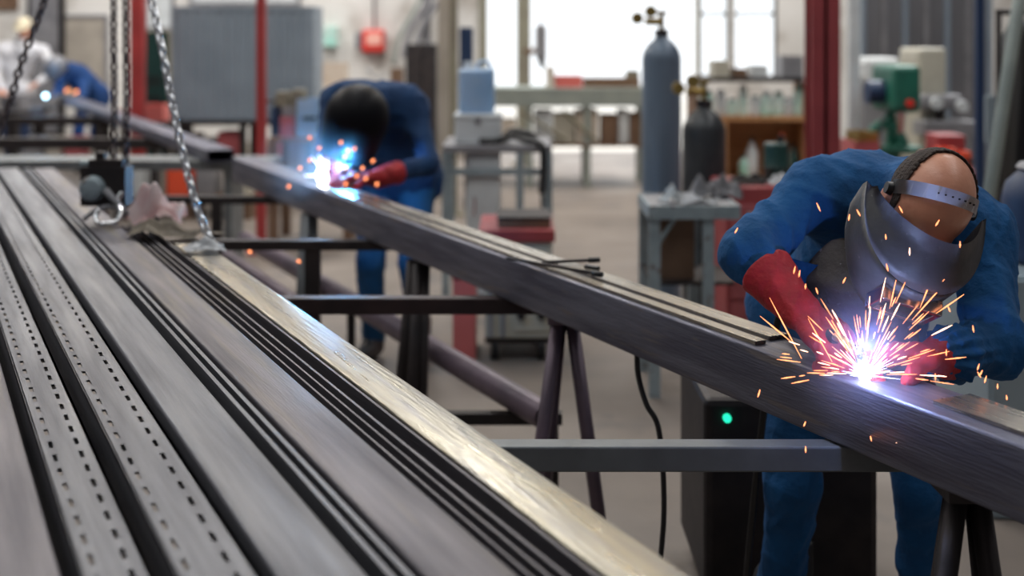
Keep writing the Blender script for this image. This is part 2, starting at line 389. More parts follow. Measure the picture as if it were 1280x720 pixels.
beamobj('box_beam', boxtube(.8, 6.7, .404, .508, .812, .94, .005, .006), M['plank2'], 'wide plain box beam next to the slotted bars', 'steel beam', .8, .46, .812, smooth='auto')
def slotted(v0, v1, u0, u1, rows, label):
    """a down-turned channel whose top plate has real slots"""
    bm = usection(u0, u1, v0, v0+.006, .83, .932, .0025); a, b = profile(bm, [(v1-.005, .83), (v1, .83), (v1, .932), (v1-.005, .932)], u0, u1)
    us = []; u = u0
    while u < u1-.001: us.append(u); u += .035
    us.append(u1); vs = [v0]
    for r in rows: vs += [r-.0035, r+.0035]
    vs.append(v1)
    for i in range(len(us)-1):
        for j in range(len(vs)-1):
            if j % 2 == 1 and i % 2 == 1: continue
            q = [UV(us[i], vs[j], 0), UV(us[i+1], vs[j], 0), UV(us[i+1], vs[j+1], 0), UV(us[i], vs[j+1], 0)]
            for z in (.932, .928):
                bm.faces.new([bm.verts.new((p.x, p.y, z)) for p in q])
    beamobj('slotted_bar', bm, M['plank2'], label, 'steel beam', u0, v0, .83)
slotted(.296, .392, .8, 6.6, (.315, .366), 'wide perforated steel bar with two rows of slots')
slotted(.19, .272, .8, 6.6, (.21, .25), 'perforated steel bar, outer neighbour of the widest perforated one')
beamobj('box_beam', boxtube(.8, 6.4, .07, .172, .812, .93, .005, .006), M['plank'], 'box beam at the outer left side of the stack', 'steel beam', .8, .12, .812, smooth='auto')
beamobj('box_beam', boxtube(.8, 6.2, -.06, .05, .812, .94, .005, .006), M['plank2'], 'outermost box beam of the stack, farthest from the long welded beam', 'steel beam', .8, 0, .812, smooth='auto')

# ---------------------------------------------------------------- rack carrying the beams
def crossbar(y, z1, h, w, x0, x1, m, label, legs=(), legw=.05):
    t = thing('rack_trestle', label, 'rack', ((x0+x1)/2, y, 0), 'trestles carrying the steel')
    obj('cross_bar', B(x0, x1, y-w/2, y+w/2, z1-h, z1, bev=.004), m, t)
    for x in legs:
        obj('leg', boxes([(x-legw/2, x+legw/2, y-w/2+.005, y+w/2-.005, 0.012, z1-h)]), m, t)
        obj('foot_plate', B(x-legw, x+legw, y-w/2-.03, y+w/2+.03, 0, .012), m, t)
xr = lambda y, v=1.75: (v-.4495*y)/.8933
crossbar(2.36, .808, .05, .05, -1.5, xr(2.36), M['railgrey'], 'nearest grey trestle bar, passing under the welded beam', (-1.3, -.05))
crossbar(3.70, .808, .05, .05, -2.2, xr(3.70), M['rack'], 'dark trestle second from the camera, crossing below both sets of beams', (-1.9, -.62))
crossbar(4.76, .808, .04, .05, -2.9, xr(4.76), M['dark'], 'dark trestle under the far half of the golden beam', (-2.4, -.79), .06)
crossbar(6.10, .808, .04, .05, -3.4, xr(6.10), M['dark'], 'dark trestle in front of the orange box', (-3.2, -1.5))
crossbar(7.55, .858, .06, .34, -5.2, xr(7.55, 1.76)+.35, M['railgrey'], 'broad pale grey rail trestle where the stack ends', (-4.8, -3.1, -1.75))
crossbar(9.1, .858, .08, .12, -6.2, xr(9.1, 1.78), M['dark'], 'dark trestle just beyond the broad pale rail', (-5.8, -2.7))
crossbar(11.6, .858, .08, .12, -7.4, xr(11.6, 1.78), M['dark'], 'dark trestle nearest the farthest welder', (-7, -4.0))
# trestle of splayed pipe legs
def astand(name, label, u, m, z=.81, top=.03, spread=.15, side=False):
    c = UV(u, 1.69, 0); t = thing(name, label, 'trestle', c)
    obj('head_plate', B(c.x-.05, c.x+.05, c.y-.05, c.y+.05, z-.02, z-.001), m, t)
    for sx, sy in ((-1, -.3), (1, .1), (-.6, 1), (1, 1)):
        a, b = V((c.x+sx*.02, c.y+sy*.02, z-.015)), V((c.x+sx*spread, c.y+sy*spread, .0))
        if side: a = c-PV*(.045 if sx < 0 else .02)+DV*.03*(1 if sy > .5 else -1); b = a-PV*spread*(1.2 if sx < 0 else .8)+DV*spread*(1 if sy > .5 else -1); a.z = z-.015; b.z = 0
        obj('leg', T([a, b], .02), m, t, True)
    return t
astand('pipe_trestle', 'splayed purple-grey pipe trestle under the middle of the long beam', 3.02, M['pipe'], spread=.13)
astand('pipe_trestle', 'splayed dark trestle under the long beam near the cream machine', 4.05, M['dark'], spread=.05, side=True)
astand('pipe_trestle', 'upright grey trestle under the long beam beneath the mid-way arc', 5.38, M['railgrey'], spread=.03, side=True)
astand('pipe_trestle', 'splayed dark trestle below the bald nearby welder', 1.55, M['dark'], spread=.14)
# steel pipes on the lower rungs
for (v, u0, u1, r, lab) in ((1.74, 3.22, 6.9, .042, 'thick purple-brown pipe lying low under the welded beam'), (1.52, 5.0, 6.9, .03, 'shorter dark pipe beside the thick low pipe')):
    bm = bmesh.new()
    tube(bm, [UV(u0, v, .45), UV(u1, v, .45)], r, 20, False); tube(bm, [UV(u0, v, .45), UV(u1, v, .45)], r-.006, 20, False)
    beamobj('steel_pipe', bm, M['pipe'], lab, 'pipe', u0, v, .45, smooth=True)
for y in (3.85, 5.6):
    x = xr(y, 1.74); t = thing('pipe_rest', 'low %s pipe rest under the thick pipe' % ('nearer' if y < 4 else 'farther'), 'stand', (x, y, 0))
    obj('bar', B(x-.4, x+.15, y-.02, y+.02, .37, .406), M['dark'], t)
    for dx in (-.37, .12): obj('leg', B(x+dx-.018, x+dx+.018, y-.018, y+.018, 0, .37), M['dark'], t)

# welding rods on the beam
for a, b, lab in ((W(634, 331, 3.55), W(751, 340, 3.28), 'long thin welding rod with dark tip across the beam'), (W(678, 331, 3.48), W(748, 325, 3.50), 'shorter welding rod pointing away from the long rod')):
    zt = .955; a.z = zt; b.z = zt+.004
    t = thing('welding_rod', lab, 'welding rod', (a+b)/2, 'welding rods on the beam')
    obj('rod', T([a, b], .005, 8), M['dark'], t, True); obj('grip_end', T([b-(b-a).normalized()*.03, b+(b-a).normalized()*.004], .008, 8), M['black'], t, True)
p = W(757, 342, 3.3); p.z = .952
a = UV(2.97, 1.73, .953)
solo('wire_clip', T([a, a+V((.035, -.035, .0))], .007, 8), M['black'], 'small black clip lying at the back edge of the beam by the rods', 'clip', a)
# loose hanging cable below the beam
solo('cable', T(smoothpath([W(796, 440, 3.05), W(798, 470, 3.05), W(808, 505, 3.02), W(824, 540, 3.0), W(830, 640, 3.0), W(822, 790, 3.0), V((.45, 3.0, .012)), V((.52, 3.2, .012))]), .007, 8), M['black'], 'black cable hanging below the long beam', 'cable', W(796, 440, 3.05), smooth=True)

# ---------------------------------------------------------------- chains
def link(bm, c, d, side, L=.040, Wd=.026, r=.0048, n=7):
    d = V(d).normalized(); s = (V(side)-d*V(side).dot(d)).normalized(); pts = []
    h = L/2-Wd/2
    for k in range(8):
        a = math.pi*k/7; pts.append(c+d*(h+math.sin(a)*(Wd/2-r))+s*math.cos(a)*(Wd/2-r))
    for k in range(8):
        a = math.pi+math.pi*k/7; pts.append(c+d*(-h+math.sin(a)*(Wd/2-r))+s*math.cos(a)*(Wd/2-r))
    N = len(pts); rings = []; nn = d.cross(s)
    for i, p in enumerate(pts):
        t = (pts[(i+1) % N]-pts[i-1]).normalized(); x = nn; y = t.cross(x)
        rings.append([bm.verts.new(p+(x*math.cos(q)+y*math.sin(q))*r) for q in [2*math.pi*j/n for j in range(n)]])
    for i in range(N):
        a, b = rings[i], rings[(i+1) % N]
        for j in range(n): bm.faces.new((a[j], a[(j+1) % n], b[(j+1) % n], b[j]))
def chain(path, label, m, L=.040, Wd=.026, r=.0048):
    pts = smoothpath(path, 60); bm = bmesh.new(); acc = 0; step = L-2*r-.001; nxt = 0; k = 0
    for a, b in zip(pts, pts[1:]):
        seg = (b-a).length
        while nxt <= acc+seg and seg > 0:
            c = a+(b-a)*((nxt-acc)/seg); d = (b-a).normalized(); x, y = frame_of(d)
            tw = .5+.15*math.sin(k*.7); s1 = x*math.cos(tw)+y*math.sin(tw); s2 = d.cross(s1)
            link(bm, c, d, s1 if k % 2 else s2, L, Wd, r); k += 1; nxt += step
        acc += seg
    return solo('lifting_chain', bm, m, label, 'chain', path[-1], smooth=True)
hook = V((-1.44, 4.3, 2.42))
chain([hook, W(196, 30, 4.02), W(216, 135, 3.95), W(243, 250, 3.88), W(266, 305, 3.86), V((W(268, 311, 3.86).x+.005, 3.86, .95))], 'bright silver chain slanting down to the golden beam', M['chain'], .043, .031, .0062)
chain([hook, W(56, 0, 4.36), W(28, 75, 4.4), W(8, 140, 4.45), W(-40, 262, 4.5)], 'dim chain slanting down at the far left side of the stack', M['chain_dark'], .044, .032, .006)
bpy.data.objects['lifting_chain.001']['label'] = 'dim chain slanting down to the outer edge of the stack'
for px, lab in ((142, 'dark vertical chain, left one of the close pair above the hoist'), (157, 'dark vertical chain, right one of the close pair above the hoist')):
    chain([W(px, -900, 4.34), W(px, -300, 4.34), W(px, 0, 4.34), W(px+1, 120, 4.34), W(px, 207, 4.34)], lab, M['chain_dark'], .042, .029, .0052)
t = thing('crane_hook', 'grey crane hook above the frame gathering the slanting chains', 'hook', hook)
obj('hook_block', boxes([(hook.x-.06, hook.x+.06, 4.24, 4.36, hook.z+.06, hook.z+.26)]), M['dark'], t)
obj('hook_bend', T(smoothpath([hook+V((0, 0, .07)), hook+V((.03, 0, .03)), hook+V((.02, 0, -.02)), hook+V((-.02, 0, -.025)), hook+V((-.04, 0, .01))]), .012), M['chain'], t, True)
obj('wire_rope', T([hook+V((0, 0, .25)), V((hook.x, 4.3, 6.5))], .008), M['dark'], t, True)
# the small chain hoist lying on the stack
c = W(132, 236, 4.34); t = thing('chain_hoist', 'grey chain hoist with a silver hook at the foot of the twin dark chains', 'hoist', V((c.x, c.y, .945)))
zb = .945
bm = bmesh.new(); lathe(bm, [(.02, -.075), (.036, -.07), (.046, -.05), (.048, .03), (.04, .066), (.02, .07)], V((c.x-.03, c.y-.01, zb+.125)), 24, 'Y')
obj('gear_cover', bm, M['benchgrey'], t, 'auto')
obj('ratchet_lever', T([V((c.x+.02, c.y-.06, zb+.12)), V((c.x+.06, c.y-.07, zb+.08)), V((c.x+.10, c.y-.07, zb+.03))], [.014, .011, .014]), M['greymach'], t, True)
obj('housing', boxes([(c.x-.075, c.x+.085, c.y-.045, c.y+.05, zb+.06, zb+.20), (c.x-.05, c.x+.07, c.y-.035, c.y+.035, zb+.19, zb+.225), (c.x-.03, c.x+.0, c.y-.02, c.y+.02, zb+.22, zb+.25)]), M['dark'], t)
obj('top_lug', T([V((c.x-.09, c.y, zb+.205)), V((c.x+.06, c.y, zb+.205))], .014), M['benchgrey'], t, True)
hx = W(143, 270, 4.28)
obj('hook', T(smoothpath([V((hx.x+.02, 4.30, zb+.11)), V((hx.x+.01, 4.28, zb+.075)), V((hx.x+.035, 4.24, zb+.045)), V((hx.x+.03, 4.2, zb+.018)), V((hx.x-.01, 4.17, zb+.016)), V((hx.x-.04, 4.2, zb+.03)), V((hx.x-.035, 4.22, zb+.06))]), [.010]*4*8+[.009]*(16+1)), M['chrome'], t, True)
obj('shackle', T(smoothpath([V((hx.x-.1, 4.25, zb+.02)), V((hx.x-.06, 4.27, zb+.05)), V((hx.x-.02, 4.28, zb+.06)), V((hx.x+.02, 4.29, zb+.05))]), .009), M['greymach'], t, True)
# rag and webbing
def cloth(name, label, cat, c, sx, sy, hgt, m, seed, ang=0, thick=.006, group=None):
    r = np.random.RandomState(seed); n = 34; bm = bmesh.new(); g = []
    ph = r.rand(8)*6; ca, sa = math.cos(ang), math.sin(ang)
    for i in range(n):
        row = []
        for j in range(n):
            a = (i/(n-1)-.5)*2; b = (j/(n-1)-.5)*2
            rad = 1+.15*math.sin(3*math.atan2(b, a)+ph[0])
            x = a*sx*.5*rad; y = b*sy*.5*rad
            e = max(0, 1-(a*a+b*b)*.62)
            z = hgt*e*(.55+.45*math.sin(3.1*a+1.7*b+ph[1]+1.3*math.sin(2*b+ph[2])))+hgt*.16*e*math.sin(9*a+4*b+ph[3])+hgt*.12*math.sin(7*b-5*a+ph[4])*e
            row.append(bm.verts.new((c[0]+x*ca-y*sa, c[1]+x*sa+y*ca, c[2]+max(z, 0)+thick)))
        g.append(row)
    for i in range(n-1):
        for j in range(n-1): bm.faces.new((g[i][j], g[i+1][j], g[i+1][j+1], g[i][j+1]))
    bmesh.ops.solidify(bm, geom=bm.faces[:], thickness=thick)
    return solo(name, bm, m, label, cat, c, group, smooth=True)
cloth('cleaning_rag', 'crumpled white and pink rag standing beside the hoist hook', 'rag', W(196, 277, 4.30).to_tuple()[:2]+(.945,), .19, .16, .13, M['rag'], 4, .3)
cloth('webbing_sling', 'tan webbing sling bunched where the golden beam begins', 'sling', W(212, 296, 4.02).to_tuple()[:2]+(.945,), .30, .16, .05, M['sling'], 9, -.3)
cloth('work_glove', 'pale grey glove lying at the foot of the silver chain', 'glove', W(255, 318, 3.74).to_tuple()[:2]+(.945,), .12, .12, .03, M['band'], 13, .3)

# ---------------------------------------------------------------- people
def rot(r, f, u): return f32([list(r), list(f), list(u)]).T
def hand_cones(wr, a, n, s, k=1., curl=(1, 1, 1, 1), g=0., thumb=1):
    """wr wrist, a towards the knuckles, n out of the palm, s towards the thumb; returns round cones"""
    o = []; wr = V(wr); a = V(a).normalized(); n = (V(n)-a*V(n).dot(a)).normalized(); s = n.cross(a).normalized()*(1 if V(s).dot(n.cross(a)) > 0 else -1)
    for q in (-.030, -.010, .010, .030):
        o.append((wr+a*.005*k+s*q*.6*k, wr+a*.088*k+s*q*k, (.017+g)*k, (.0145+g)*k))
    for i, (q, ln) in enumerate(zip((.030, .010, -.010, -.030), (.078, .086, .08, .062))):
        p = wr+a*.09*k+s*q*k; ang = .35*curl[i]; seg = (.44, .31, .25); rr = (.0115, .0105, .0098, .0088)
        for j in range(3):
            d = a*math.cos(ang)+n*math.sin(ang)+s*q*.8*(1-curl[i]*.6)
            e = p+d*ln*seg[j]*k*1.08; o.append((p, e, (rr[j]+g)*k, (rr[j+1]+g)*k)); p = e; ang += .85*curl[i]
    p = wr+a*.022*k+s*.028*k
    d1 = (s*.75+a*.65+n*.35*thumb).normalized(); e = p+d1*.042*k; o.append((p, e, (.016+g)*k, (.0125+g)*k))
    d2 = (s*.2+a*.85+n*.6*thumb).normalized(); e2 = e+d2*.032*k; o.append((e, e2, (.0125+g)*k, (.0115+g)*k))
    d3 = (s*-.1+a*.7+n*.8*thumb).normalized(); o.append((e2, e2+d3*.026*k, (.0115+g)*k, (.0095+g)*k))
    return o
def union(P, cones, k=.008):
    d = None
    for a, b, ra, rb in cones:
        c = cone(P, a, b, ra, rb); d = c if d is None else smin(d, c, k)
    return d
def person(label, J, suit, legs_m, h=.008, fold=.006, seed=1, glove_m=None, hair=False, bald=True, name='person', split=False, cuff=None, gaunt=None, skin_hands=True):
    hc, r_, f_, u_ = J['head']; f_ = V(f_).normalized(); r_ = (V(r_)-f_*V(r_).dot(f_)).normalized(); u_ = r_.cross(f_).normalized()
    if u_.dot(V(J['head'][3])) < 0: u_ = -u_
    R = rot(r_, f_, u_)
    root = thing(name, label, 'person', V((J['pel'].x, J['pel'].y, 0)))
    H = lambda r, f, u: hc+r_*r+f_*f+u_*u
    hands = {}
    for sd in 'RL': hands[sd] = J['hand'+sd]
    def headf(P):
        d = ell(P, H(0, -.008, .018), R, (.077, .098, .102))
        d = smin(d, ell(P, H(0, .03, -.055), R, (.056, .066, .066)), .03)
        d = smin(d, cone(P, H(0, .09, .012), H(0, .108, -.03), .009, .013), .012)
        d = smin(d, cone(P, H(-.03, .082, .028), H(.03, .082, .028), .011, .011), .016)
        d = smin(d, cone(P, H(-.018, .088, -.062), H(.018, .088, -.062), .007, .007), .008)
        for s in (-1, 1):
            d = smax(d, -(np.linalg.norm(P-f32(H(s*.032, .100, .008)), axis=1)-.013), .008)
            d = smin(d, np.linalg.norm(P-f32(H(s*.031, .084, .007)), axis=1)-.0115, .003)
            e = ell(P, H(s*.079, -.005, -.012), R, (.011, .020, .032)); d = smin(d, e, .006)
            d = smax(d, -ell(P, H(s*.09, .002, -.012), R, (.006, .010, .018)), .004)
        return d
    pel, ch, nk = J['pel'], J['chest'], J['neck']; shR, shL = J['shR'], J['shL']; hax = (J['hipL']-J['hipR'])
    def torso(P, g):
        d = cone(P, J['hipR'], J['hipL'], .115+g, .115+g)
        d = smin(d, cone(P, pel, pel.lerp(ch, .55), .125+g, .125+g), .07)
        a = ch+(shR-ch)*.42; b = ch+(shL-ch)*.42
        d = smin(d, cone(P, pel.lerp(a, .5), a, .105+g, .115+g), .06); d = smin(d, cone(P, pel.lerp(b, .5), b, .105+g, .115+g), .06)
        d = smin(d, cone(P, shR.lerp(ch, .35), shL.lerp(ch, .35), .085+g, .085+g), .06)
        d = smin(d, cone(P, shR.lerp(nk, .15), shL.lerp(nk, .15), .058+g, .058+g), .06)
        d = smin(d, cone(P, nk.lerp(ch, .5), nk, .08+g, .058+g*.8), .04)
        return d
    def arms(P, g, stop=1.):
        d = None
        for sd in 'RL':
            s, e, w = J['sh'+sd], J['el'+sd], J['wr'+sd]
            w = e.lerp(w, stop if stop == 1. or gaunt is None else min(.97, 1.08-gaunt[sd][0]))
            q = smin(cone(P, s, e, .056+g, .043+g*1.15), cone(P, e, w, .043+g*1.15, .030+g), .035)
            d = q if d is None else np.minimum(d, q)
        return d
    def legs(P, g, z=0):
        d = None
        for sd in 'RL':
            q = smin(cone(P, J['hip'+sd], J['kn'+sd], .088+g, .058+g), cone(P, J['kn'+sd], J['an'+sd], .056+g, .042+g), .03)
            d = q if d is None else np.minimum(d, q)
        return d
    pts = [hc]+[J[k+sd] for k in ('sh', 'el', 'wr', 'hip', 'kn', 'an') for sd in 'RL']
    lo = np.array([list(p) for p in pts]).min(0)-.19; hi = np.array([list(p) for p in pts]).max(0)+.19; lo[2] = max(lo[2], -.01)
    hco = {sd: hand_cones(*hands[sd]) for sd in 'RL'}
    def bodyf(P):
        d = smin(torso(P, -.012), legs(P, -.012), .04); d = smin(d, arms(P, -.010), .03)
        d = smin(d, cone(P, nk, H(0, -.02, -.05), .056, .052), .03); d = smin(d, headf(P), .02)
        for sd in 'RL': d = smin(d, union(P, hco[sd], .006), .012)
        for sd in 'RL':
            d = smin(d, cone(P, J['an'+sd], J['toe'+sd], .036, .026), .02)
        return d
    b = sdfobj('body', bodyf, lo, hi, h, M['skin'], root)
    def suitf(P):
        t = torso(P, .016); a = arms(P, .016, .96)
        d = smin(t, a, .05)
        if not split: d = smin(d, legs(P, .016), .05)
        else: d = smin(d, cone(P, J['hipR'], J['hipL'], .135, .135), .04)
        fo = folds(P, 1., seed)+.5*folds(P, 1.9, seed+20); d = d-fo*fold
        if cuff:
            e, w = J['el'+cuff], J['wr'+cuff]; ax = (w-e).normalized(); x, y = frame_of(ax)
            q = P-f32(w); tt = q @ f32(ax); phi = np.arctan2(q @ f32(x), q @ f32(y))
            d = d-np.exp(-((tt+.05)/.08)**2)*(.010+.006*np.sin(phi*13+8*tt)*1.)*(np.linalg.norm(q, axis=1) < .25)
        d = smin(d, cone(P, nk-(nk-ch)*.1, nk+(hc-nk)*.28, .072, .066), .025)
        # the neck opening
        d = smax(d, -cone(P, nk+(hc-nk)*.25, nk+(hc-nk)*1.2, .058, .075), .006)
        return d
    hc_pos = hc
    obj_s = sdfobj('coverall' if not split else 'jacket', suitf, lo, hi, h, suit, root)
    if split: sdfobj('trousers', lambda P: smin(legs(P, .018), cone(P, J['hipR'], J['hipL'], .125, .125), .04)+folds(P, 1.1, seed+5)*-.007, lo, hi, h*1.15, legs_m, root)
    for sd in 'RL':
        A, Tt = J['an'+sd], J['toe'+sd]
        lo2 = np.array([min(A.x, Tt.x)-.1, min(A.y, Tt.y)-.1, .0-.005]); hi2 = np.array([max(A.x, Tt.x)+.1, max(A.y, Tt.y)+.1, .26])
        def bootf(P):
            d = cone(P, V((A.x, A.y, .20)), V((A.x, A.y, .07)), .058, .052); d = smin(d, cone(P, V((A.x, A.y, .055)), V((Tt.x, Tt.y, .048)), .052, .044), .03)
            return smax(d, -(P[:, 2]-.002), .004)
        o = sdfobj('boot', bootf, lo2, hi2, .008, M['boot'], root)
        if glove_m is not None:
            cn = hand_cones(*hands[sd], g=.0045); w = J['wr'+sd]; e = J['el'+sd]; gl = (gaunt or {}).get(sd, (.55, .058))
            far = w.lerp(e, gl[0])
            allp = [w, far]+[c[1] for c in cn]; l3 = np.array([list(p) for p in allp]).min(0)-.09; h3 = np.array([list(p) for p in allp]).max(0)+.09
            def gf(P):
                d = union(P, cn, .007); d = smin(d, cone(P, w+(w-e).normalized()*.01, w.lerp(e, .12), .032, .038), .02)
                d = smin(d, cone(P, w.lerp(e, .08), far, .040, gl[1]), .025)
                d = d-folds(P, 1.7, seed+9)*.0045
                ax = f32((far-w).normalized()); d = smax(d, ((P-f32(far)) @ ax)-gl[1]*.15, .004)
                return d
            sdfobj('glove', gf, l3, h3, min(h*.55, .005), glove_m, root)
    if hair:
        def hf(P):
            q = (P-f32(hc)) @ R
            d = ell(P, H(0, -.012, .02), R, (.0815, .099, .104))
            if bald:   # crown and forehead are bare
                reg = ell(P, H(0, .045, .075), R, (.080, .128, .112)); d = smax(d, -reg, .006)
            d = smax(d, q[:, 1]-.035, .008); d = smax(d, -(q[:, 2]+.075), .01)
            return d+.0015*np.sin(P[:, 0]*400)*np.sin(P[:, 2]*370+P[:, 1]*300)
        l4 = np.array(list(hc))-.15
        sdfobj('hair', hf, l4, l4+.3, max(.003, h*.5), M['hair'], root)
    return root, H, (r_, f_, u_), J

def loft(rings, solid=.004, close=False):
    bm = bmesh.new(); G = [[bm.verts.new(p) for p in r] for r in rings]
    for a, b in zip(G, G[1:]):
        for k in range(len(a)-1): bm.faces.new((a[k], a[k+1], b[k+1], b[k]))
    bmesh.ops.solidify(bm, geom=bm.faces[:], thickness=solid); return bm

# ---- the bald nearby welder in the foreground
hc = W(1159, 256, 2.42); f0 = V((-.25, -.47, -.845)).normalized(); r0 = V((.955, .05, -.29))
r0 = (r0-f0*r0.dot(f0)).normalized(); u0 = f0.cross(r0); u0 = u0 if u0.y < 0 else -u0
ARC = V((W(1081, 470, 2.31).x, 2.31, .955))
wrR = W(1003, 392, 2.50); elR = W(938, 316, 2.62); shR = W(1012, 243, 2.76)
handpt = W(1032, 420, 2.43); tdir = (ARC-handpt).normalized()
aR = (handpt-wrR).normalized(); aR = (aR-tdir*aR.dot(tdir)*.5).normalized()
wrL = W(1172, 446, 2.40); elL = W(1237, 432, 2.52); shL = W(1232, 300, 2.70)
J1 = dict(head=(hc, r0, f0, u0), pel=V((.84, 3.14, .95)), chest=W(1122, 262, 2.84), neck=W(1150, 236, 2.66), shR=shR, shL=shL, elR=elR, elL=elL, wrR=wrR, wrL=wrL,
    hipR=V((.74, 3.14, .92)), hipL=V((.95, 3.12, .92)), knR=V((.70, 2.98, .50)), knL=V((1.00, 2.92, .50)), anR=V((.68, 3.10, .09)), anL=V((1.04, 3.06, .09)), toeR=V((.66, 2.94, .045)), toeL=V((1.06, 2.90, .045)),
    handR=(wrR, aR, V((.2, -.35, -.9)), V((.6, -.2, .4)), 1.12, (1.25, 1.3, 1.3, 1.3)), handL=(wrL, V((-.93, -.12, .10)), V((-.15, -.35, -.95)), V((-.1, -1, 0)), 1.12, (1.0, 1.05, 1.1, 1.15)))
root1, H1, ax1, _ = person('balding welder in blue coveralls, dark face mask and red gloves, bending over the near beam', J1, M['bluec'], None, h=.0065, fold=.0085, seed=3, glove_m=M['glove'], hair=True, cuff='L', gaunt={'R': (.66, .066), 'L': (.12, .045)})
# strap over the crown
bm = bmesh.new(); rings = []
wv = (V((0, -1, .16))-ax1[0]*V((0, -1, .16)).dot(ax1[0])).normalized(); side = ax1[0].cross(wv).normalized()
for off in (-.0145, .0145):
    ring = []
    for k in range(41):
        t = math.radians(-8+196*k/40)
        # radius of the skull ellipsoid in that direction
        dl = (math.cos(t), wv.dot(ax1[1])*math.sin(t), wv.dot(ax1[2])*math.sin(t)); q = 1/math.sqrt((dl[0]/.081)**2+(dl[1]/.101)**2+(dl[2]/.108)**2)
        ring.append(H1(0, -.008, .018)+(ax1[0]*math.cos(t)+wv*math.sin(t))*(q+.001)+side*off)
    rings.append(ring)
hb = obj('head_strap', loft(rings, .003), M['band'], root1, True); hb['label'] = 'grey ratchet strap across the bare crown'
for k in range(7):
    t = math.radians(108-7*k); dl = (math.cos(t), wv.dot(ax1[1])*math.sin(t), wv.dot(ax1[2])*math.sin(t)); q = 1/math.sqrt((dl[0]/.081)**2+(dl[1]/.101)**2+(dl[2]/.108)**2)
    c_ = H1(0, -.008, .018)+(ax1[0]*-math.cos(t)*-1+wv*math.sin(t))*(q+.004); n_ = (ax1[0]*math.cos(t)+wv*math.sin(t))
    hole = obj('strap_hole', T([c_-n_*.002, c_+n_*.0012], .0018, 8), M['black'], hb, loc=V((0, 0, 0)))
    hole.location = -hb.parent.location+V((0, 0, 0)); hole.location = V((0, 0, 0))
for s in (-1, 1):
    c_ = H1(s*.083, -.004, .012)
    obj('pivot_knob', T([c_, c_+ax1[0]*s*.012], [.014, .012], 16), M['black'], root1, 'auto')
# face mask
def ring(rx, rf, cf, uc, du, n=33, a0=-104, pw=.85):
    o = []
    for k in range(n):
        t = math.radians(a0+(2*-a0)*k/(n-1)); e = abs(math.sin(t))
        cs = math.cos(t)
        o.append(H1(math.sin(t)*rx, cf+(abs(cs)**pw*(1 if cs > 0 else -1))*rf, uc+du*e**2))
    return o
mk = obj('face_mask', loft([ring(.112, .110, .0, .092, -.080, a0=-93, pw=1.6), ring(.120, .138, .004, .064, -.060, a0=-93, pw=1.2), ring(.126, .168, .008, .030, -.034, a0=-94), ring(.129, .180, .010, .010, -.014, a0=-95)], .004), M['mask'], root1, True)
mk2 = obj('mask_front', loft([ring(.1285, .1795, .010, .006, -.010, a0=-95), ring(.1290, .184, .010, -.012, -.014, a0=-95), ring(.127, .194, .01, -.07, -.012, a0=-90), ring(.116, .194, .01, -.125, .0, a0=-82), ring(.102, .180, .01, -.165, .012, a0=-74)], .004), M['mask'], mk, True, loc=V((0, 0, 0)))
def mbox(r0_, r1_, f0_, f1_, u0_, u1_, bev=.002):
    bm = B(r0_, r1_, f0_, f1_, u0_, u1_, bev=bev); R = Matrix([[ax1[0][i], ax1[1][i], ax1[2][i], hc[i]] for i in range(3)]+[[0, 0, 0, 1]]); bm.transform(R); return bm
bm = bmesh.new()
for a in ((-.062, .062, .186, .212, -.032, -.020), (-.062, .062, .188, .212, -.102, -.090), (-.062, -.050, .180, .212, -.10, -.022), (.050, .062, .180, .212, -.10, -.022)):
    m_ = mbox(*a); tmp = bpy.data.meshes.new('tmp'); m_.to_mesh(tmp); m_.free(); bm.from_mesh(tmp); bpy.data.meshes.remove(tmp)
obj('lens_frame', bm, M['chrome'], mk, loc=V((0, 0, 0))); obj('lens', mbox(-.050, .050, .196, .206, -.092, -.03, 0), M['lens'], mk, loc=V((0, 0, 0)))
for (a, b) in ((-.10, -.075), (.075, .10)):
    pass
# leather apron hanging in front of the chest
def apr(u, v):
    top = W(1040, 300, 2.60).lerp(W(1135, 300, 2.56), u); mid = W(1000, 345, 2.60).lerp(W(1140, 380, 2.52), u); bot = W(1010, 420, 2.66).lerp(W(1150, 440, 2.62), u); low = V((.66, 2.84, .70)).lerp(V((1.05, 2.82, .68)), u)
    P_ = [top, mid, bot, low]; t = v*3; i = min(int(t), 2); s = t-i; s = s*s*(3-2*s)*.4+s*.6
    p = P_[i].lerp(P_[i+1], s); w_ = math.sin(u*9+v*3)*.008+math.sin(v*11+u*5)*.006
    return p+V((0, -.045*math.sin(math.pi*u)+w_, w_*.5))
bm = loft([[apr(i/24, j/28) for i in range(25)] for j in range(29)], .005)
o = obj('apron', bm, M['apron'], root1, True); o['label'] = 'worn grey leather apron'
# collar flap and chest pocket flap
bm = loft([[W(988+40*a, 322+10*a, 2.60).lerp(W(975+30*a, 385-5*a, 2.60), b)+V((0, -.015*math.sin(3*a+2*b), 0)) for a in [k/8 for k in range(9)]] for b in [k/8 for k in range(9)]], .004)
obj('jacket_flap', bm, M['bluec'], root1, True)

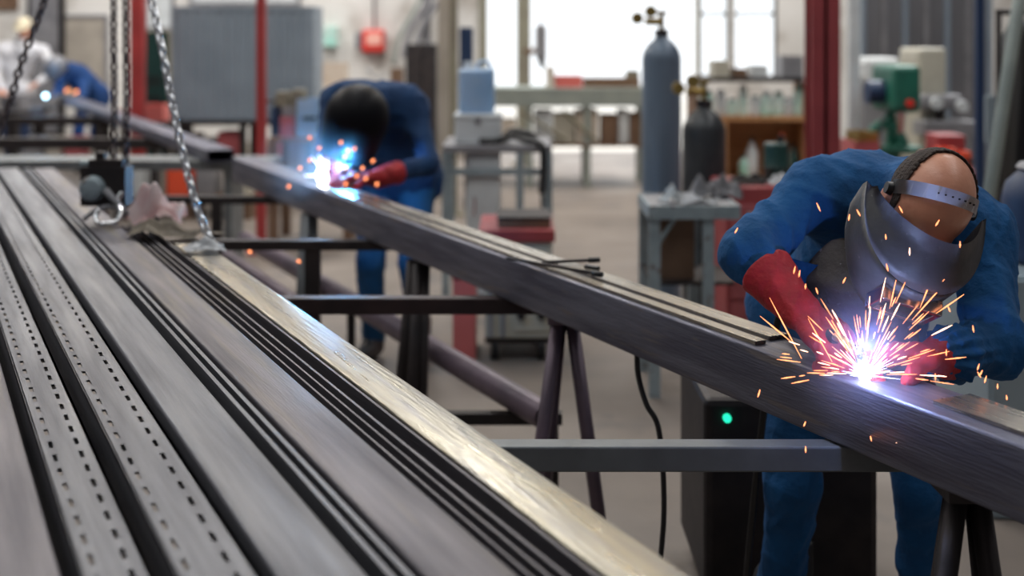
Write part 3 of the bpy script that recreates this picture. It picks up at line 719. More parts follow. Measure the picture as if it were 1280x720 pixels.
# torch in his hand
t = thing('welding_torch', 'black welding torch in the red glove of the bald nearby welder', 'welding torch', handpt)
tip = ARC+V((-.006, -.004, .012))
n_ = (tip-handpt).normalized(); g0 = handpt-n_*.06+V((0, -.01, .012))
obj('handle', T([g0+n_*.01, handpt, handpt+n_*.03+V((0, -.012, .016))], [.012, .016, .014], 14), M['black'], t, True)
obj('neck', T(smoothpath([handpt+n_*.03+V((0, -.012, .016)), handpt.lerp(tip, .6)+V((0, -.006, .026)), tip+V((-.006, 0, .03))]), .008, 12), M['brass'], t, True)
obj('nozzle', T([tip+V((-.010, 0, .045)), tip+V((-.002, 0, .012))], [.011, .009], 14), M['chrome'], t, True)
obj('cable', T(smoothpath([g0+n_*.012, g0+V((.02, .06, .0)), g0+V((.03, .22, .02)), g0+V((.02, .42, -.12)), V((.60, 2.98, .45)), V((.60, 3.10, .05)), V((.68, 3.2, .012)), V((.80, 3.27, .10)), V((.82, 3.30, .22))], 10), .009, 10), M['black'], t, True)

# ---- the middle welder
def mid(px, py, d): return W(px, py, d)
hc2 = mid(446, 152, 5.50); f2 = V((-.36, -.50, -.79)); r2 = V((.93, -.1, -.30)); u2 = V((.1, -.8, .55))
J2 = dict(head=(hc2, r2, f2, u2), pel=V((-.58, 6.12, .93)), chest=mid(480, 136, 5.88), neck=mid(457, 126, 5.72), shR=mid(416, 124, 5.84), shL=mid(518, 134, 5.84), elR=mid(408, 182, 5.66), elL=mid(535, 205, 5.66),
    wrR=mid(420, 216, 5.42), wrL=mid(470, 222, 5.38), hipR=V((-.68, 6.12, .90)), hipL=V((-.48, 6.10, .90)), knR=V((-.70, 5.95, .50)), knL=V((-.49, 5.92, .50)), anR=V((-.70, 6.05, .09)), anL=V((-.46, 6.0, .09)),
    toeR=V((-.74, 5.9, .045)), toeL=V((-.50, 5.86, .045)), handR=(mid(420, 216, 5.42), V((.1, -.7, -.35)), V((.4, -.3, -.8)), V((1, 0, 0)), 1.1, (1, 1, 1, 1)), handL=(mid(470, 222, 5.38), V((-.95, -.25, .02)), V((0, -.3, -.95)), V((0, -1, .2)), 1.1, (1, 1, 1, 1)))
root2, H2, ax2, _ = person('welder in navy jacket and black hood leaning over the beam mid-way down', J2, M['blued'], M['jeans'], h=.012, fold=.010, seed=8, glove_m=M['glove'], split=True, gaunt={'R': (.4, .055), 'L': (.4, .055)})
def hood(root, H, ax, m, h=.009, k=1.):
    hcx = H(0, 0, 0); R = rot(*ax); H_ = H; H = lambda a, b, c: H_(a*k, b*k, c*k)
    def hf(P):
        d = ell(P, H(0, .0, .02), R, (.118*k, .13*k, .135*k)); d = smin(d, ell(P, H(0, .075, -.055), R, (.105*k, .085*k, .125*k)), .05)
        d = smax(d, -ell(P, H(0, .02, -.10), R, (.086*k, .09*k, .15*k)), .01); return d
    l = np.array(list(hcx))-.27; return sdfobj('welding_hood', hf, l, l+.54, h, m, root)
hd = hood(root2, H2, ax2, M['hoodblack'], k=1.25)
H2_ = H2; H2 = lambda a, b, c: H2_(a*1.25, b*1.25, c*1.25)
o = obj('visor', loft([[H2(.055*math.sin(math.radians(a))*1.3, .145+.02*math.cos(math.radians(a)), z) for a in range(-60, 61, 12)] for z in (-.04, -.10)], .006), M['lens'], hd, True, loc=V((0, 0, 0)))
obj('hood_knob', T([H2(-.055, .04, .145), H2(-.058, .045, .168)], [.022, .02], 14), M['band'], hd, True, loc=V((0, 0, 0)))
obj('hood_strap', T(smoothpath([H2(-.05, .05, .15), H2(.0, .07, .148), H2(.04, .06, .147), H2(.075, .0, .128)]), .007, 8), M['greymach'], hd, True, loc=V((0, 0, 0)))
ARC2 = V((W(410, 226, 5.45).x, 5.45, .958))
t = thing('welding_torch', 'dark torch held by the welder mid-way down the beam', 'welding torch', ARC2)
obj('handle', T([W(428, 214, 5.36), W(442, 208, 5.34)], .013), M['black'], t, True); obj('neck', T(smoothpath([W(428, 214, 5.36), W(418, 218, 5.4), ARC2+V((0, -.01, .02))]), .007), M['brass'], t, True)

# ---- the farthest welder
d3 = 14.2; q = lambda px, py, dd=0: W(px, py, d3+dd)
hc3 = q(70, 83, -.15)
J3 = dict(head=(hc3, V((.9, .1, -.3)), V((-.55, -.45, -.7)), V((0, -.8, .6))), pel=V((q(99, 120).x+.1, d3+.35, .93)), chest=q(92, 90, .2), neck=q(80, 84, .05), shR=q(76, 92, .05), shL=q(105, 95, .25), elR=q(74, 115, -.15), elL=q(104, 120, -.05),
    wrR=q(66, 124, -.35), wrL=q(84, 122, -.3), hipR=V((q(94, 120).x, d3+.35, .9)), hipL=V((q(112, 120).x, d3+.35, .9)), knR=V((q(92, 120).x, d3+.15, .5)), knL=V((q(114, 120).x, d3+.15, .5)), anR=V((q(94, 120).x, d3+.3, .09)), anL=V((q(115, 120).x, d3+.3, .09)),
    toeR=V((q(92, 120).x, d3+.15, .045)), toeL=V((q(113, 120).x, d3+.15, .045)), handR=(q(66, 124, -.35), V((-.3, -.8, -.4)), V((0, -.3, -.9)), V((1, 0, 0)), 1.1), handL=(q(84, 122, -.3), V((-.9, -.3, 0)), V((0, -.3, -.95)), V((0, -1, 0)), 1.1))
root3, H3, ax3, _ = person('distant welder in blue overalls and grey hood at the far end of the steel', J3, M['farblue'], None, h=.018, fold=.008, seed=5, glove_m=M['apron'])
hood(root3, H3, ax3, M['greymach'], .014)
ARC3 = V((W(57, 112, 13.4).x, 13.4, .975))
# ---- the man in white
d4 = 15.4; q = lambda px, py, dd=0: W(px, py, d4+dd)
hc4 = q(30, 36); J4 = dict(head=(hc4, V((1, 0, 0)), V((-.1, -.9, -.4)), V((0, -.3, .95))), pel=V((q(16, 100).x, d4+.1, .98)), chest=q(20, 68, .05), neck=q(27, 50, .03), shR=q(0, 62, .02), shL=q(56, 64, .02), elR=q(-6, 92, -.1), elL=q(66, 90, -.1),
    wrR=q(2, 112, -.3), wrL=q(46, 104, -.3), hipR=V((q(6, 100).x, d4+.1, .95)), hipL=V((q(26, 100).x, d4+.1, .95)), knR=V((q(5, 100).x, d4+.05, .5)), knL=V((q(27, 100).x, d4+.05, .5)), anR=V((q(5, 100).x, d4+.12, .09)), anL=V((q(28, 100).x, d4+.12, .09)),
    toeR=V((q(5, 100).x, d4-.05, .045)), toeL=V((q(28, 100).x, d4-.05, .045)), handR=(q(2, 112, -.3), V((.5, -.5, -.5)), V((0, 0, -1)), V((0, -1, 0)), 1.), handL=(q(46, 104, -.3), V((-.6, -.5, -.4)), V((0, 0, -1)), V((0, -1, 0)), 1.))
root4, H4, ax4, _ = person('man in white shirt and cream cap standing behind the distant welder', J4, M['whiteshirt'], M['navy'], h=.018, fold=.010, seed=6, split=True)
R4 = rot(*ax4)
sdfobj('cap', lambda P: smax(smin(ell(P, H4(0, -.005, .055), R4, (.10, .125, .095)), ell(P, H4(0, .05, .045), R4, (.11, .125, .012)), .01), -(((P-f32(hc4)) @ R4)[:, 2]-.035), .005), np.array(list(hc4))-.25, np.array(list(hc4))+.25, .012, M['hat'], root4)

# ---------------------------------------------------------------- arcs and sparks
def arcthing(label, c, r, nsp, L, seed):
    rr = random.Random(seed); bm = bmesh.new(); bmesh.ops.create_icosphere(bm, subdivisions=3, radius=r, matrix=Matrix.Translation(c))
    for f in bm.faces: f.material_index = 0
    for i in range(nsp):
        d = V((rr.gauss(0, 1), rr.gauss(0, .6), rr.gauss(0, 1))).normalized()
        if d.z < -.15: d.z = abs(d.z)*.8
        if d.z < 0: d.z *= .3
        l = L*(.35+rr.random()**2*.9)
        tube(bm, [c+d*r*.6, c+d*l], [r*.10, r*.01], 4, mi=1)
    o = solo('welding_arc', bm, [M['arc'] if nsp else emis('small_arc_light', (.5, .8, 1.), 9), M['arc2']], label, 'welding arc', c)
    return o
arcthing('brilliant blue-white welding arc below the dark face mask in the foreground', ARC, .012, 100, .055, 1)
arcthing('blue-white welding arc of the welder mid-way down the beam', ARC2+V((0, -.01, .03)), .048, 40, .10, 2)
arcthing('small white arc at the far end of the steel', ARC3, .026, 0, .1, 3)
def streaks(name, label, items, loc, mats):
    bm = bmesh.new()
    for a, b, r, mi in items: tube(bm, [a, a.lerp(b, .6), b], [r*.45, r, r*.25], 5, mi=mi)
    return solo(name, bm, mats, label, 'sparks', loc, kind='stuff')
it = []; rr = random.Random(5)
for i in range(118):           # the fan around the arc
    th = rr.gauss(math.radians(95), math.radians(48)); ph = rr.gauss(0, .45)
    if rr.random() < .25: th = rr.choice((rr.uniform(-8, 25), rr.uniform(150, 188)))*math.pi/180
    d = V((math.cos(th)*math.cos(ph), -math.sin(abs(ph))*.8+.1, math.sin(th)*math.cos(ph))).normalized()
    if d.z < .02: d.z = .02
    s = .03+rr.random()**1.3*.13; l = .012+rr.random()*.045
    a = ARC+d*s; b = ARC+d*(s+l)+V((0, 0, -.10*(s+l)**2)); it.append((a, b, .0009+rr.random()*.0006, 1 if rr.random() < .35 else 0))
for px, py, qx, qy in ((1002,448,962,372),(990,428,950,395),(1040,452,1010,398),(1060,440,1040,400),(1120,350,1112,386),(1170,335,1150,385),(1185,350,1140,400),(1197,330,1178,352),(1205,368,1170,392),(1150,300,1146,330)):
    it.append((W(px, py, 2.33), W(qx, qy, 2.31), .0014, 0))
for px, py in ((1062,268),(1071,262),(1107,293),(1108,330),(1137,310),(1200,302),(1174,275),(1124,258),(1021,254),(922,285),(1020,360),(994,333),(1000,338),(1007,355),(1057,347),(1185,383),(1216,407),(1224,455),(1228,463),(1258,494),(1247,480),(1184,495),(1192,492),(1160,525),(1119,545),(1088,545),(1007,527),(1007,558),(950,487),(1148,504),(1220,505),(1183,437),(1222,465),(1169,467),(1215,513),(1175,499),(1233,470)):
    s = rr.uniform(-1, 1); it.append((W(px, py, 2.18+.1*rr.random()), W(px+5*s, py+6+4*rr.random(), 2.2), .0015, 1 if rr.random() < .12 else 0))
streaks('welding_sparks', 'orange and white sparks flying from the foreground arc', it, ARC, [M['spark'], M['spark2']])
it = []
for px, py in ((386,174),(398,187),(386,202),(374,212),(360,235),(434,190),(442,188),(430,198),(431,212),(445,222),(452,212),(456,225),(470,232),(431,232),(440,243),(465,203),(425,180)):
    a = W(px, py, 5.2); it.append((a, a+V((.008, 0, .014)), .007, 0))
for px, py in ((311, 313), (372, 325)): it.append((W(px, py, 4.6), W(px+3, py+3, 4.6), .006, 0))
streaks('welding_sparks', 'round orange sparks around the arc mid-way down the beam', it, ARC2, [M['spark']])
it = [(W(px, py, 13.), W(px+2, py+2, 13.), .03, 0) for px, py in ((83, 112), (94, 114), (24, 125))]
streaks('welding_sparks', 'few dim red sparks by the distant welder', it, ARC3, [M['sparkg']])
def lamp(name, loc, e, col, r=.03, kind='POINT', size=None, rotx=0):
    l = bpy.data.lights.new(name, kind); l.energy = e; l.color = col
    if kind == 'AREA': l.shape = 'RECTANGLE'; l.size, l.size_y = size
    else: l.shadow_soft_size = r
    o = bpy.data.objects.new(name, l); C.objects.link(o); o.location = loc; o.rotation_euler = (rotx, 0, 0); return o
lamp('arc_glow', ARC+V((-.01, -.05, .070)), 3.0, (.38, .52, 1.), .015)
lamp('arc_glow', ARC2+V((.09, -.08, .08)), 24, (.10, .48, 1.), .03)
lamp('arc_glow', ARC3+V((.0, -.1, .15)), 10, (.3, .6, 1.), .06)
# thin tinted fume added round the arcs to carry their glow
def fume(c, r, dens, label, col):
    m = bpy.data.materials.new('fume_glow_volume'); m.use_nodes = True; N = m.node_tree.nodes; L = m.node_tree.links; N.clear()
    o = N.new('ShaderNodeOutputMaterial'); v = N.new('ShaderNodeVolumePrincipled'); v.inputs['Color'].default_value = (*col, 1); v.inputs['Anisotropy'].default_value = .2
    tc = N.new('ShaderNodeTexCoord'); ln = N.new('ShaderNodeVectorMath'); ln.operation = 'LENGTH'; L.new(tc.outputs['Object'], ln.inputs[0])
    mr = N.new('ShaderNodeMapRange'); mr.inputs[1].default_value = 0; mr.inputs[2].default_value = r; mr.inputs[3].default_value = dens; mr.inputs[4].default_value = 0
    L.new(ln.outputs['Value'], mr.inputs[0]); L.new(mr.outputs[0], v.inputs['Density']); L.new(v.outputs[0], o.inputs['Volume'])
    bm = bmesh.new(); bmesh.ops.create_icosphere(bm, subdivisions=3, radius=r, matrix=Matrix.Translation(c))
    return solo('fume_glow', bm, m, label, 'fume', c, kind='stuff')
fume(ARC+V((0, -.03, .05)), .16, 1.2, 'faint violet fume added for the glow round the foreground arc', (.75, .68, 1.))
fume(ARC2+V((-.07, -.02, .10)), .25, .9, 'blue fume added for the glow round the arc mid-way down the beam', (.6, .8, 1.))

# ---------------------------------------------------------------- the workshop behind
def table(name, label, cat, x0, x1, y0, y1, z, m, tk=.04, leg=.04, shelf=None, apron=0, mtop=None, legx=None):
    t = thing(name, label, cat, ((x0+x1)/2, (y0+y1)/2, 0))
    obj('table_top', B(x0, x1, y0, y1, z-tk, z, bev=.004), mtop or m, t)
    for x in (legx or (x0+leg/2, x1-leg/2)):
        for y in (y0+leg/2, y1-leg/2): obj('leg', B(x-leg/2, x+leg/2, y-leg/2, y+leg/2, 0, z-tk), m, t)
    if shelf: obj('shelf', B(x0+leg*.2, x1-leg*.2, y0+.005, y1-.005, shelf-.02, shelf, bev=.003), m, t)
    if apron: obj('apron_rail', boxes([(x0+leg, x1-leg, y0+.004, y0+.02, z-tk-apron, z-tk), (x0+leg, x1-leg, y1-.02, y1-.004, z-tk-apron, z-tk)]), m, t)
    return t
def X(px, y): return (px-CX)/F*y
def Z(py, y): return CZ-(py-HY)/F*y
def crate(name, label, cat, px0, px1, py0, py1, y, m, dep=None, z0=None, group=None, lid=None, hand=True):
    x0, x1 = X(px0, y), X(px1, y); z1 = Z(py0, y); z0 = Z(py1, y) if z0 is None else z0; d = dep or (x1-x0)*.8
    t = thing(name, label, cat, ((x0+x1)/2, y+d/2, z0), group)
    k = .012
    bm = boxes([(x0, x1, y, y+d, z0, z0+k), (x0, x0+k, y, y+d, z0+k, z1), (x1-k, x1, y, y+d, z0+k, z1), (x0+k, x1-k, y, y+k, z0+k, z1), (x0+k, x1-k, y+d-k, y+d, z0+k, z1)])
    obj('body', bm, m, t)
    if lid is not None: obj('lid', B(x0-.006, x1+.006, y-.006, y+d+.006, z1-.0, z1+.03, bev=.006), lid, t)
    if hand: obj('handle', boxes([((x0+x1)/2-.05, (x0+x1)/2+.05, y-.014, y, (z0+z1)/2-.012, (z0+z1)/2+.012)]), M['black'], t)
    return t
# ribbed grey screen on its dark stand
y = 11.5; x0, x1 = X(215, y), X(393, y); zt = Z(8, y); zb2 = Z(150, y)
t = thing('ribbed_cabinet', 'tall grey-blue cabinet with ribbed metal front on a dark stand', 'cabinet', ((x0+x1)/2, y+.25, 0))
bm = bmesh.new(); n = 13; pts = []
for i in range(n):
    a = x0+.03+(x1-x0-.06)*i/n; w_ = (x1-x0-.06)/n; pts += [(a, y), (a+w_*.5, y), (a+w_*.62, y-.025), (a+w_*.88, y-.025)]
pts += [(x1-.03, y), (x1-.03, y+.03), (x0+.03, y+.03)]; vs = [[bm.verts.new((px_, py_, zz)) for px_, py_ in pts] for zz in (zb2+.03, zt-.04)]
for i in range(len(pts)): bm.faces.new((vs[0][i], vs[0][(i+1) % len(pts)], vs[1][(i+1) % len(pts)], vs[1][i]))
bm.faces.new(vs[0]); bm.faces.new(vs[1])
obj('ribbed_front', bm, M['corr'], t)
obj('carcass', boxes([(x0, x0+.03, y-.02, y+.5, zb2, zt), (x1-.05, x1, y-.02, y+.5, zb2, zt), (x0+.03, x1-.05, y-.02, y+.5, zt-.04, zt), (x0+.03, x1-.05, y-.01, y+.5, zb2, zb2+.03), (x0+.03, x1-.05, y+.47, y+.5, zb2+.03, zt-.04)]), M['corr'], t)
obj('stand_top', B(x0, x1, y-.04, y+.5, zb2-.05, zb2), M['dark'], t)
for xx in (x0+.04, (x0+x1)/2, x1-.04):
    for yy in (y, y+.46): obj('leg', B(xx-.03, xx+.03, yy-.03, yy+.03, 0, zb2-.05), M['dark'], t)
obj('stand_shelf', B(x0+.01, x1-.01, y-.03, y+.49, .34, .37), M['dark'], t)
for i, (a, b, c_, m_, l_) in enumerate(((222, 246, 168, 'brown', 'brown box under the ribbed cabinet, nearest the slanting chain'), (250, 268, 174, 'greymach', 'grey box under the ribbed cabinet between brown and faded red ones'), (272, 300, 165, 'pink', 'faded red box under the ribbed cabinet'), (338, 356, 172, 'salmon', 'salmon box under the ribbed cabinet beside the slim red post'), (360, 386, 162, 'brown', 'larger brown box under the far end of the ribbed cabinet'))):
    crate('storage_box', l_, 'box', a, b, c_, 0, y+.04, M[m_], .3, .37, 'boxes under the ribbed cabinet', hand=False)
# left side: bench, boxes, wall panels
table('workbench', 'dark workbench between the slim red post and the ribbed cabinet', 'workbench', X(128, 12), X(212, 12), 12., 12.6, Z(153, 12), M['dark'], shelf=.3, leg=.06)
crate('parts_box', 'salmon red box on the dark workbench behind the silver chain', 'box', 177, 204, 131, 152.9, 12.1, M['salmon'], .25, Z(153, 12)+.001, hand=False)
crate('parts_box', 'small faded pink box on the dark workbench behind the twin chains', 'box', 140, 160, 138, 152.9, 12.1, M['pink'], .2, Z(153, 12)+.001, hand=False)
t = thing('tall_locker', 'dark green-grey locker standing behind the silver chain', 'cabinet', (X(192, 13.2), 13.4, 0))
a, b = X(176, 13.2), X(212, 13.2); obj('body', B(a, b, 13.2, 13.7, 0, Z(38, 13.2), bev=.01), M['olive'], t); obj('door', B(a+.02, b-.02, 13.18, 13.199, .15, Z(40, 13.2)), M['dgreen'], t)
for zz in (.9, 1.1): obj('vent', boxes([(a+.08, b-.08, 13.172, 13.18, zz+.03*k, zz+.03*k+.012) for k in range(4)]), M['dark'], t)
def wallpanel(name, label, cat, px0, px1, py0, py1, m, y=YB-.05, fr=None):
    t = thing(name, label, cat, (X((px0+px1)/2, y), y, Z(py1, y)))
    x0, x1, z0, z1 = X(px0, y), X(px1, y), Z(py1, y), Z(py0, y)
    obj('panel', B(x0, x1, y, YB-.001, z0, z1, bev=.006), m, t)
    if fr: obj('frame', boxes([(x0-.03, x1+.03, y-.02, YB-.001, z1, z1+.04), (x0-.03, x1+.03, y-.02, YB-.001, z0-.04, z0), (x0-.04, x0, y-.02, YB-.001, z0, z1), (x1, x1+.04, y-.02, YB-.001, z0, z1)]), fr, t)
    return t
wallpanel('wall_board', 'big beige notice board on the wall behind the twin dark chains', 'board', 82, 131, 22, 104, M['beige'], fr=M['greymach'])
wallpanel('wall_board', 'small white board on the wall by the top of the silver chain', 'board', 184, 214, -30, 34, M['white'], fr=M['greymach'])
wallpanel('wall_board', 'dark board on the wall above the man in white shirt', 'board', -6, 22, -30, 12, M['brown'])
wallpanel('wall_board', 'long white board on the wall above the ribbed cabinet', 'board', 240, 372, -60, 3, M['white'], fr=M['greymach'])
wallpanel('door_panel', 'grey steel side door beyond the distant welder', 'door', 38, 74, -40, 165, M['greymach'], fr=M['dark'])
solo('conduit_pipe', T([V((X(78, 16.9), 16.9, 0)), V((X(78, 16.9), 16.9, 6.4))], .035), M['dark'], 'dark conduit pipe beside the beige notice board', 'pipe', (X(78, 16.9), 16.9, 0), smooth=True)
solo('conduit_pipe', T([V((X(468, 16.93), 16.93, Z(36, 16.9))), V((X(468, 16.93), 16.93, 6.4))], .02), M['greymach'], 'thin conduit pipe running up from the red alarm box', 'pipe', (X(468, 16.93), 16.93, Z(36, 16.9)), smooth=True)
t = thing('alarm_box', 'red alarm box with pale front on the cream wall', 'alarm box', (X(466, 16.8), 16.85, Z(65, 16.8)))
x0, x1, z0, z1 = X(452, 16.8), X(480, 16.8), Z(65, 16.8), Z(37, 16.8)
obj('case', B(x0, x1, 16.8, YB-.001, z0, z1, bev=.03), M['redbox'], t); obj('front', B(x0+.07, x1-.04, 16.785, 16.799, z0+.10, z1-.05, bev=.005), M['redlamp'], t)
wallpanel('switch_box', 'dark switch box on the wall just left of the red alarm box', 'switch box', 444, 452, 40, 60, M['greymach'], 16.85)
wallpanel('first_aid_box', 'small green box on the cream wall near the ribbed cabinet', 'box', 401, 420, 33, 58, M['mint'], 16.8)
# boxes on a pallet behind the rack
t = thing('pallet', 'low dark pallet carrying crates behind the rack', 'pallet', (X(238, 10.9), 10.9, 0))
obj('deck', boxes([(X(157, 10.8), X(317, 10.8), 10.7+.13*k, 10.8+.13*k, .17, .20) for k in range(4)]), M['brown'], t)
for k in range(3): obj('bearer', B(X(157, 10.8)+k*.54, X(157, 10.8)+k*.54+.07, 10.7, 11.19, 0, .17), M['brown'], t)
for a, b, c_, d_, m_, l_ in ((209, 240, 208, 241, 'orange', 'vivid orange-red crate seen through the rack beside the silver chain'), (284, 313, 208, 241, 'cream', 'cream crate seen through the rack below the slim red post'), (161, 178, 204, 243, 'white', 'pale narrow crate on the pallet right of the hoist'), (192, 206, 206, 242, 'beige', 'beige narrow crate beside the orange-red crate'), (245, 268, 206, 240, 'greymach', 'grey crate between the orange-red crate and cream crate')):
    crate('floor_crate', l_, 'crate', a, b, c_, d_, 10.8, M[m_], .3, 0.201, 'crates on the pallet', hand=False)
t = table('machine_table', 'long dark machine table under the distant welder', 'table', X(-60, 12.6), X(30, 12.6), 12.4, 13.2, .86, M['dark'], tk=.1, leg=.1, shelf=.25)
crate('tool_case', 'grey tool case on the dark table below the man in white shirt', 'case', 2, 24, 120, 137, 12.5, M['greymach'], .3, .861, hand=True)
table('low_bench', 'low dark bench behind the broad pale rail', 'bench', X(20, 10.5), X(140, 10.5), 10.3, 10.9, .55, M['dark'], tk=.06, leg=.08, shelf=.2)
for a, b, m_, l_ in ((28, 50, 'greymach', 'grey scrap box on the low dark bench, farthest from the chains'), (58, 74, 'beige', 'beige scrap box on the low dark bench, middle one'), (82, 100, 'pink', 'faded red scrap box on the low dark bench, nearest the chains')):
    crate('scrap_box', l_, 'box', a, b, 172, 0, 10.4, M[m_], .25, .551, 'boxes on the low bench', hand=False)
# bench with the vice behind the middle welder
y = 9.3; zt = Z(172, y)
table('vice_bench', 'brown workbench with a vice between slim red post and middle welder', 'workbench', X(335, y), X(440, y), y, y+.6, zt, M['brown'], shelf=.35, leg=.07)
t = thing('bench_vice', 'grey-green bench vice on a tall riser behind the middle welder', 'vice', (X(358, y), y+.2, zt))
xc = X(360, y); obj('riser', B(xc-.07, xc+.07, y+.1, y+.3, zt+.0005, Z(134, y), bev=.01), M['greymach'], t)
obj('jaws', boxes([(xc-.12, xc-.02, y+.1, y+.28, Z(133.9, y), Z(116, y)), (xc+.01, xc+.10, y+.1, y+.28, Z(133.9, y), Z(113, y)), (xc-.02, xc+.01, y+.15, y+.23, Z(132, y), Z(124, y))]), M['olive'], t)
obj('screw_handle', T([V((xc-.2, y+.19, Z(128, y))), V((xc-.1, y+.19, Z(128, y)))], .015), M['chain_dark'], t)
crate('parts_box', 'faded red box on the brown vice bench', 'box', 350, 368, 146, 170, y+.05, M['pink'], .2, zt+.0005, hand=False)
crate('arc_tint_bin', 'bin tinted violet-blue for the arc light beside the hooded welder', 'bin', 371, 403, 124, 168, y+.05, M['jug'], .25, zt+.0005)  # made-up bin, its violet-blue stands for a sheet lit by the arc
solo('oil_bottle', lathe(bmesh.new(), [(.045, 0), (.05, .01), (.05, .2), (.02, .25), (.018, .29)], (X(340, y), y+.2, zt+.0005), 20), M['navy'], 'dark blue bottle on the brown vice bench by the slim red post', 'bottle', (X(340, y), y+.2, zt), smooth='auto')
# far shelf with boxes above the middle welder
y = 14.5
table('shelf_table', 'pale wooden table along the cream wall behind the middle welder', 'table', X(398, y), X(500, y), y, y+.6, Z(112, y), M['beige'], shelf=.5, leg=.07)
crate('carton', 'pinkish brown carton just above the bent back of the middle welder', 'carton', 402, 432, 79, 112, y+.1, M['card'], .3, Z(112, y)+.001, hand=False)
crate('carton', 'small white carton beside the ribbed cabinet edge', 'carton', 394, 401, 92, 112, y+.1, M['white'], .2, Z(112, y)+.001, hand=False)
crate('carton', 'brown carton at the dark tall cabinet end of the pale table', 'carton', 488, 502, 86, 112, y+.1, M['brown'], .3, Z(112, y)+.001, hand=False)
# dark tall cabinet, hoses
y = 15.8; x0, x1 = X(507, y), X(546, y)
t = thing('dark_cabinet', 'tall dark cabinet against the wall behind the middle welder', 'cabinet', ((x0+x1)/2, y+.3, 0))
obj('body', B(x0, x1, y, y+.6, 0, Z(55, y), bev=.01), M['black'], t)
for k in (0, 1): obj('door', B(x0+.01+k*(x1-x0)/2, x0+(k+1)*(x1-x0)/2-.01, y-.02, y-.001, .08, Z(57, y)), M['dark'], t)
for k, (a, top_) in enumerate(((492, -10), (505, 6), (520, -30))):
    p_ = [W(a, 80-8*k, 16.6), W(a+6, 50-6*k, 16.6), W(a+22, 20-5*k, 16.6), W(a+36, -10, 16.6), W(a+42, -60, 16.6)]
    solo('wall_hose', T(smoothpath(p_), .045 if k else .03, 10), M['greymach'] if k else M['dust'], ('pale', 'thick grey', 'upper grey')[k]+' hose curving up the cream wall above the dark cabinet', 'hose', p_[0], smooth=True)
t = post('steel_post', 'dark grey post rising behind the dark tall cabinet', X(528, 16.7), X(538, 16.7), 16.75, M['greymach'])
t = post('steel_post', 'thin dark post between the beige pillar and blue container', X(562, 11), X(572, 11), 11, M['olive'])
x0, x1 = X(574, 11.2), X(591, 11.2)
t = thing('control_panel', 'dark navy control panel on a stalk behind the blue container', 'control panel', ((x0+x1)/2, 11.3, 0))
obj('stalk', B((x0+x1)/2-.02, (x0+x1)/2+.02, 11.28, 11.32, 0, Z(110, 11.2)), M['dark'], t); obj('cabinet', B(x0, x1, 11.2, 11.4, Z(110, 11.2), Z(34, 11.2), bev=.01), M['navy'], t)
# mid bench with blue container
y = 7.5; zt = Z(182, y)
t = table('steel_bench', 'pale grey steel bench carrying the blue container', 'workbench', X(553, y), X(690, y), y, y+.7, zt, M['benchgrey'], tk=.045, leg=.045, mtop=M['greymach'], legx=(X(557, y), X(650, y), X(686, y)))
obj('cross_rail', B(X(557, y), X(686, y), y+.004, y+.03, Z(219, y), Z(211, y)), M['benchgrey'], t)
t = thing('bench_cabinet', 'narrow white cabinet standing under the steel bench', 'cabinet', (X(603, y), y+.3, 0))
x0, x1 = X(582, y), X(625, y); obj('body', B(x0, x1, y+.06, y+.6, 0, zt-.05, bev=.004), M['white'], t)
obj('door', B(x0+.03, x1-.004, y+.045, y+.059, .06, zt-.08, bev=.003), M['white'], t); obj('handle', B(x0+.05, x0+.06, y+.03, y+.044, .5, .62), M['chrome'], t)
x0, x1 = X(568, y+.1), X(627, y+.1); zc = Z(143, y+.1)
t = thing('tool_box', 'white box under the blue container on the steel bench', 'box', ((x0+x1)/2, y+.3, zt))
obj('body', B(x0, x1, y+.1, y+.45, zt+.0005, zc-.03, bev=.012), M['white'], t); obj('lid', B(x0-.006, x1+.006, y+.094, y+.456, zc-.03, zc, bev=.01), M['white'], t); obj('latch', B((x0+x1)/2-.02, (x0+x1)/2+.02, y+.084, y+.0935, zc-.06, zc-.02), M['greymach'], t)
x0, x1 = X(573, y+.15), X(618, y+.15); z1 = Z(84, y+.15)
t = thing('blue_container', 'translucent light blue container on the white box', 'container', ((x0+x1)/2, y+.28, zc))
obj('body', B(x0, x1, y+.15, y+.4, zc+.0005, z1-.01, bev=.022), M['jug'], t)
obj('cap', T([V((x0+.06, y+.27, z1-.01)), V((x0+.06, y+.27, z1+.035))], .03, 16), M['white'], t, 'auto'); obj('handle', T(smoothpath([V((x0+.11, y+.27, z1-.015)), V((x0+.13, y+.27, z1+.03)), V((x1-.04, y+.27, z1+.03)), V((x1-.02, y+.27, z1-.015))]), .010, 10), M['jug'], t, True)
obj('label_panel', B(x0+.07, x1-.06, y+.142, y+.1495, zc+.04, z1-.05), M['jug'], t)
p_ = [V((X(600, y), y+.08, zt+.02)), V((X(620, y), y+.06, zt+.025)), V((X(640, y), y+.1, zt+.05)), V((X(655, y), y+.07, zt+.03)), V((X(676, y), y-.03, zt+.01)), V((X(679, y), y-.05, zt-.12)), V((X(677, y), y-.05, zt-.29))]
solo('black_hose', T(smoothpath(p_), [.022]*(len(p_)-1)*8+[.02], 10), M['black'], 'black hose lying over the steel bench and hanging off its end', 'hose', p_[0], smooth=True)
solo('black_hose', T(smoothpath([V((X(632, y), y+.25, zt+.03)), V((X(640, y), y+.16, zt+.07)), V((X(655, y), y+.2, zt+.06)), V((X(668, y), y+.28, zt+.03))]), .03, 10), M['black'], 'short coil of black hose on top of the steel bench', 'hose', (X(650, y), y+.2, zt), smooth=True)
solo('bench_cable', T(smoothpath([V((X(676, y), y-.05, zt-.28)), V((X(678, y), y-.04, zt-.5)), V((X(677, y), y-.03, .02))]), .006, 8), M['black'], 'thin cable dropping from the hanging black hose to the floor', 'cable', (X(676, y), y-.05, zt-.28), smooth=True)
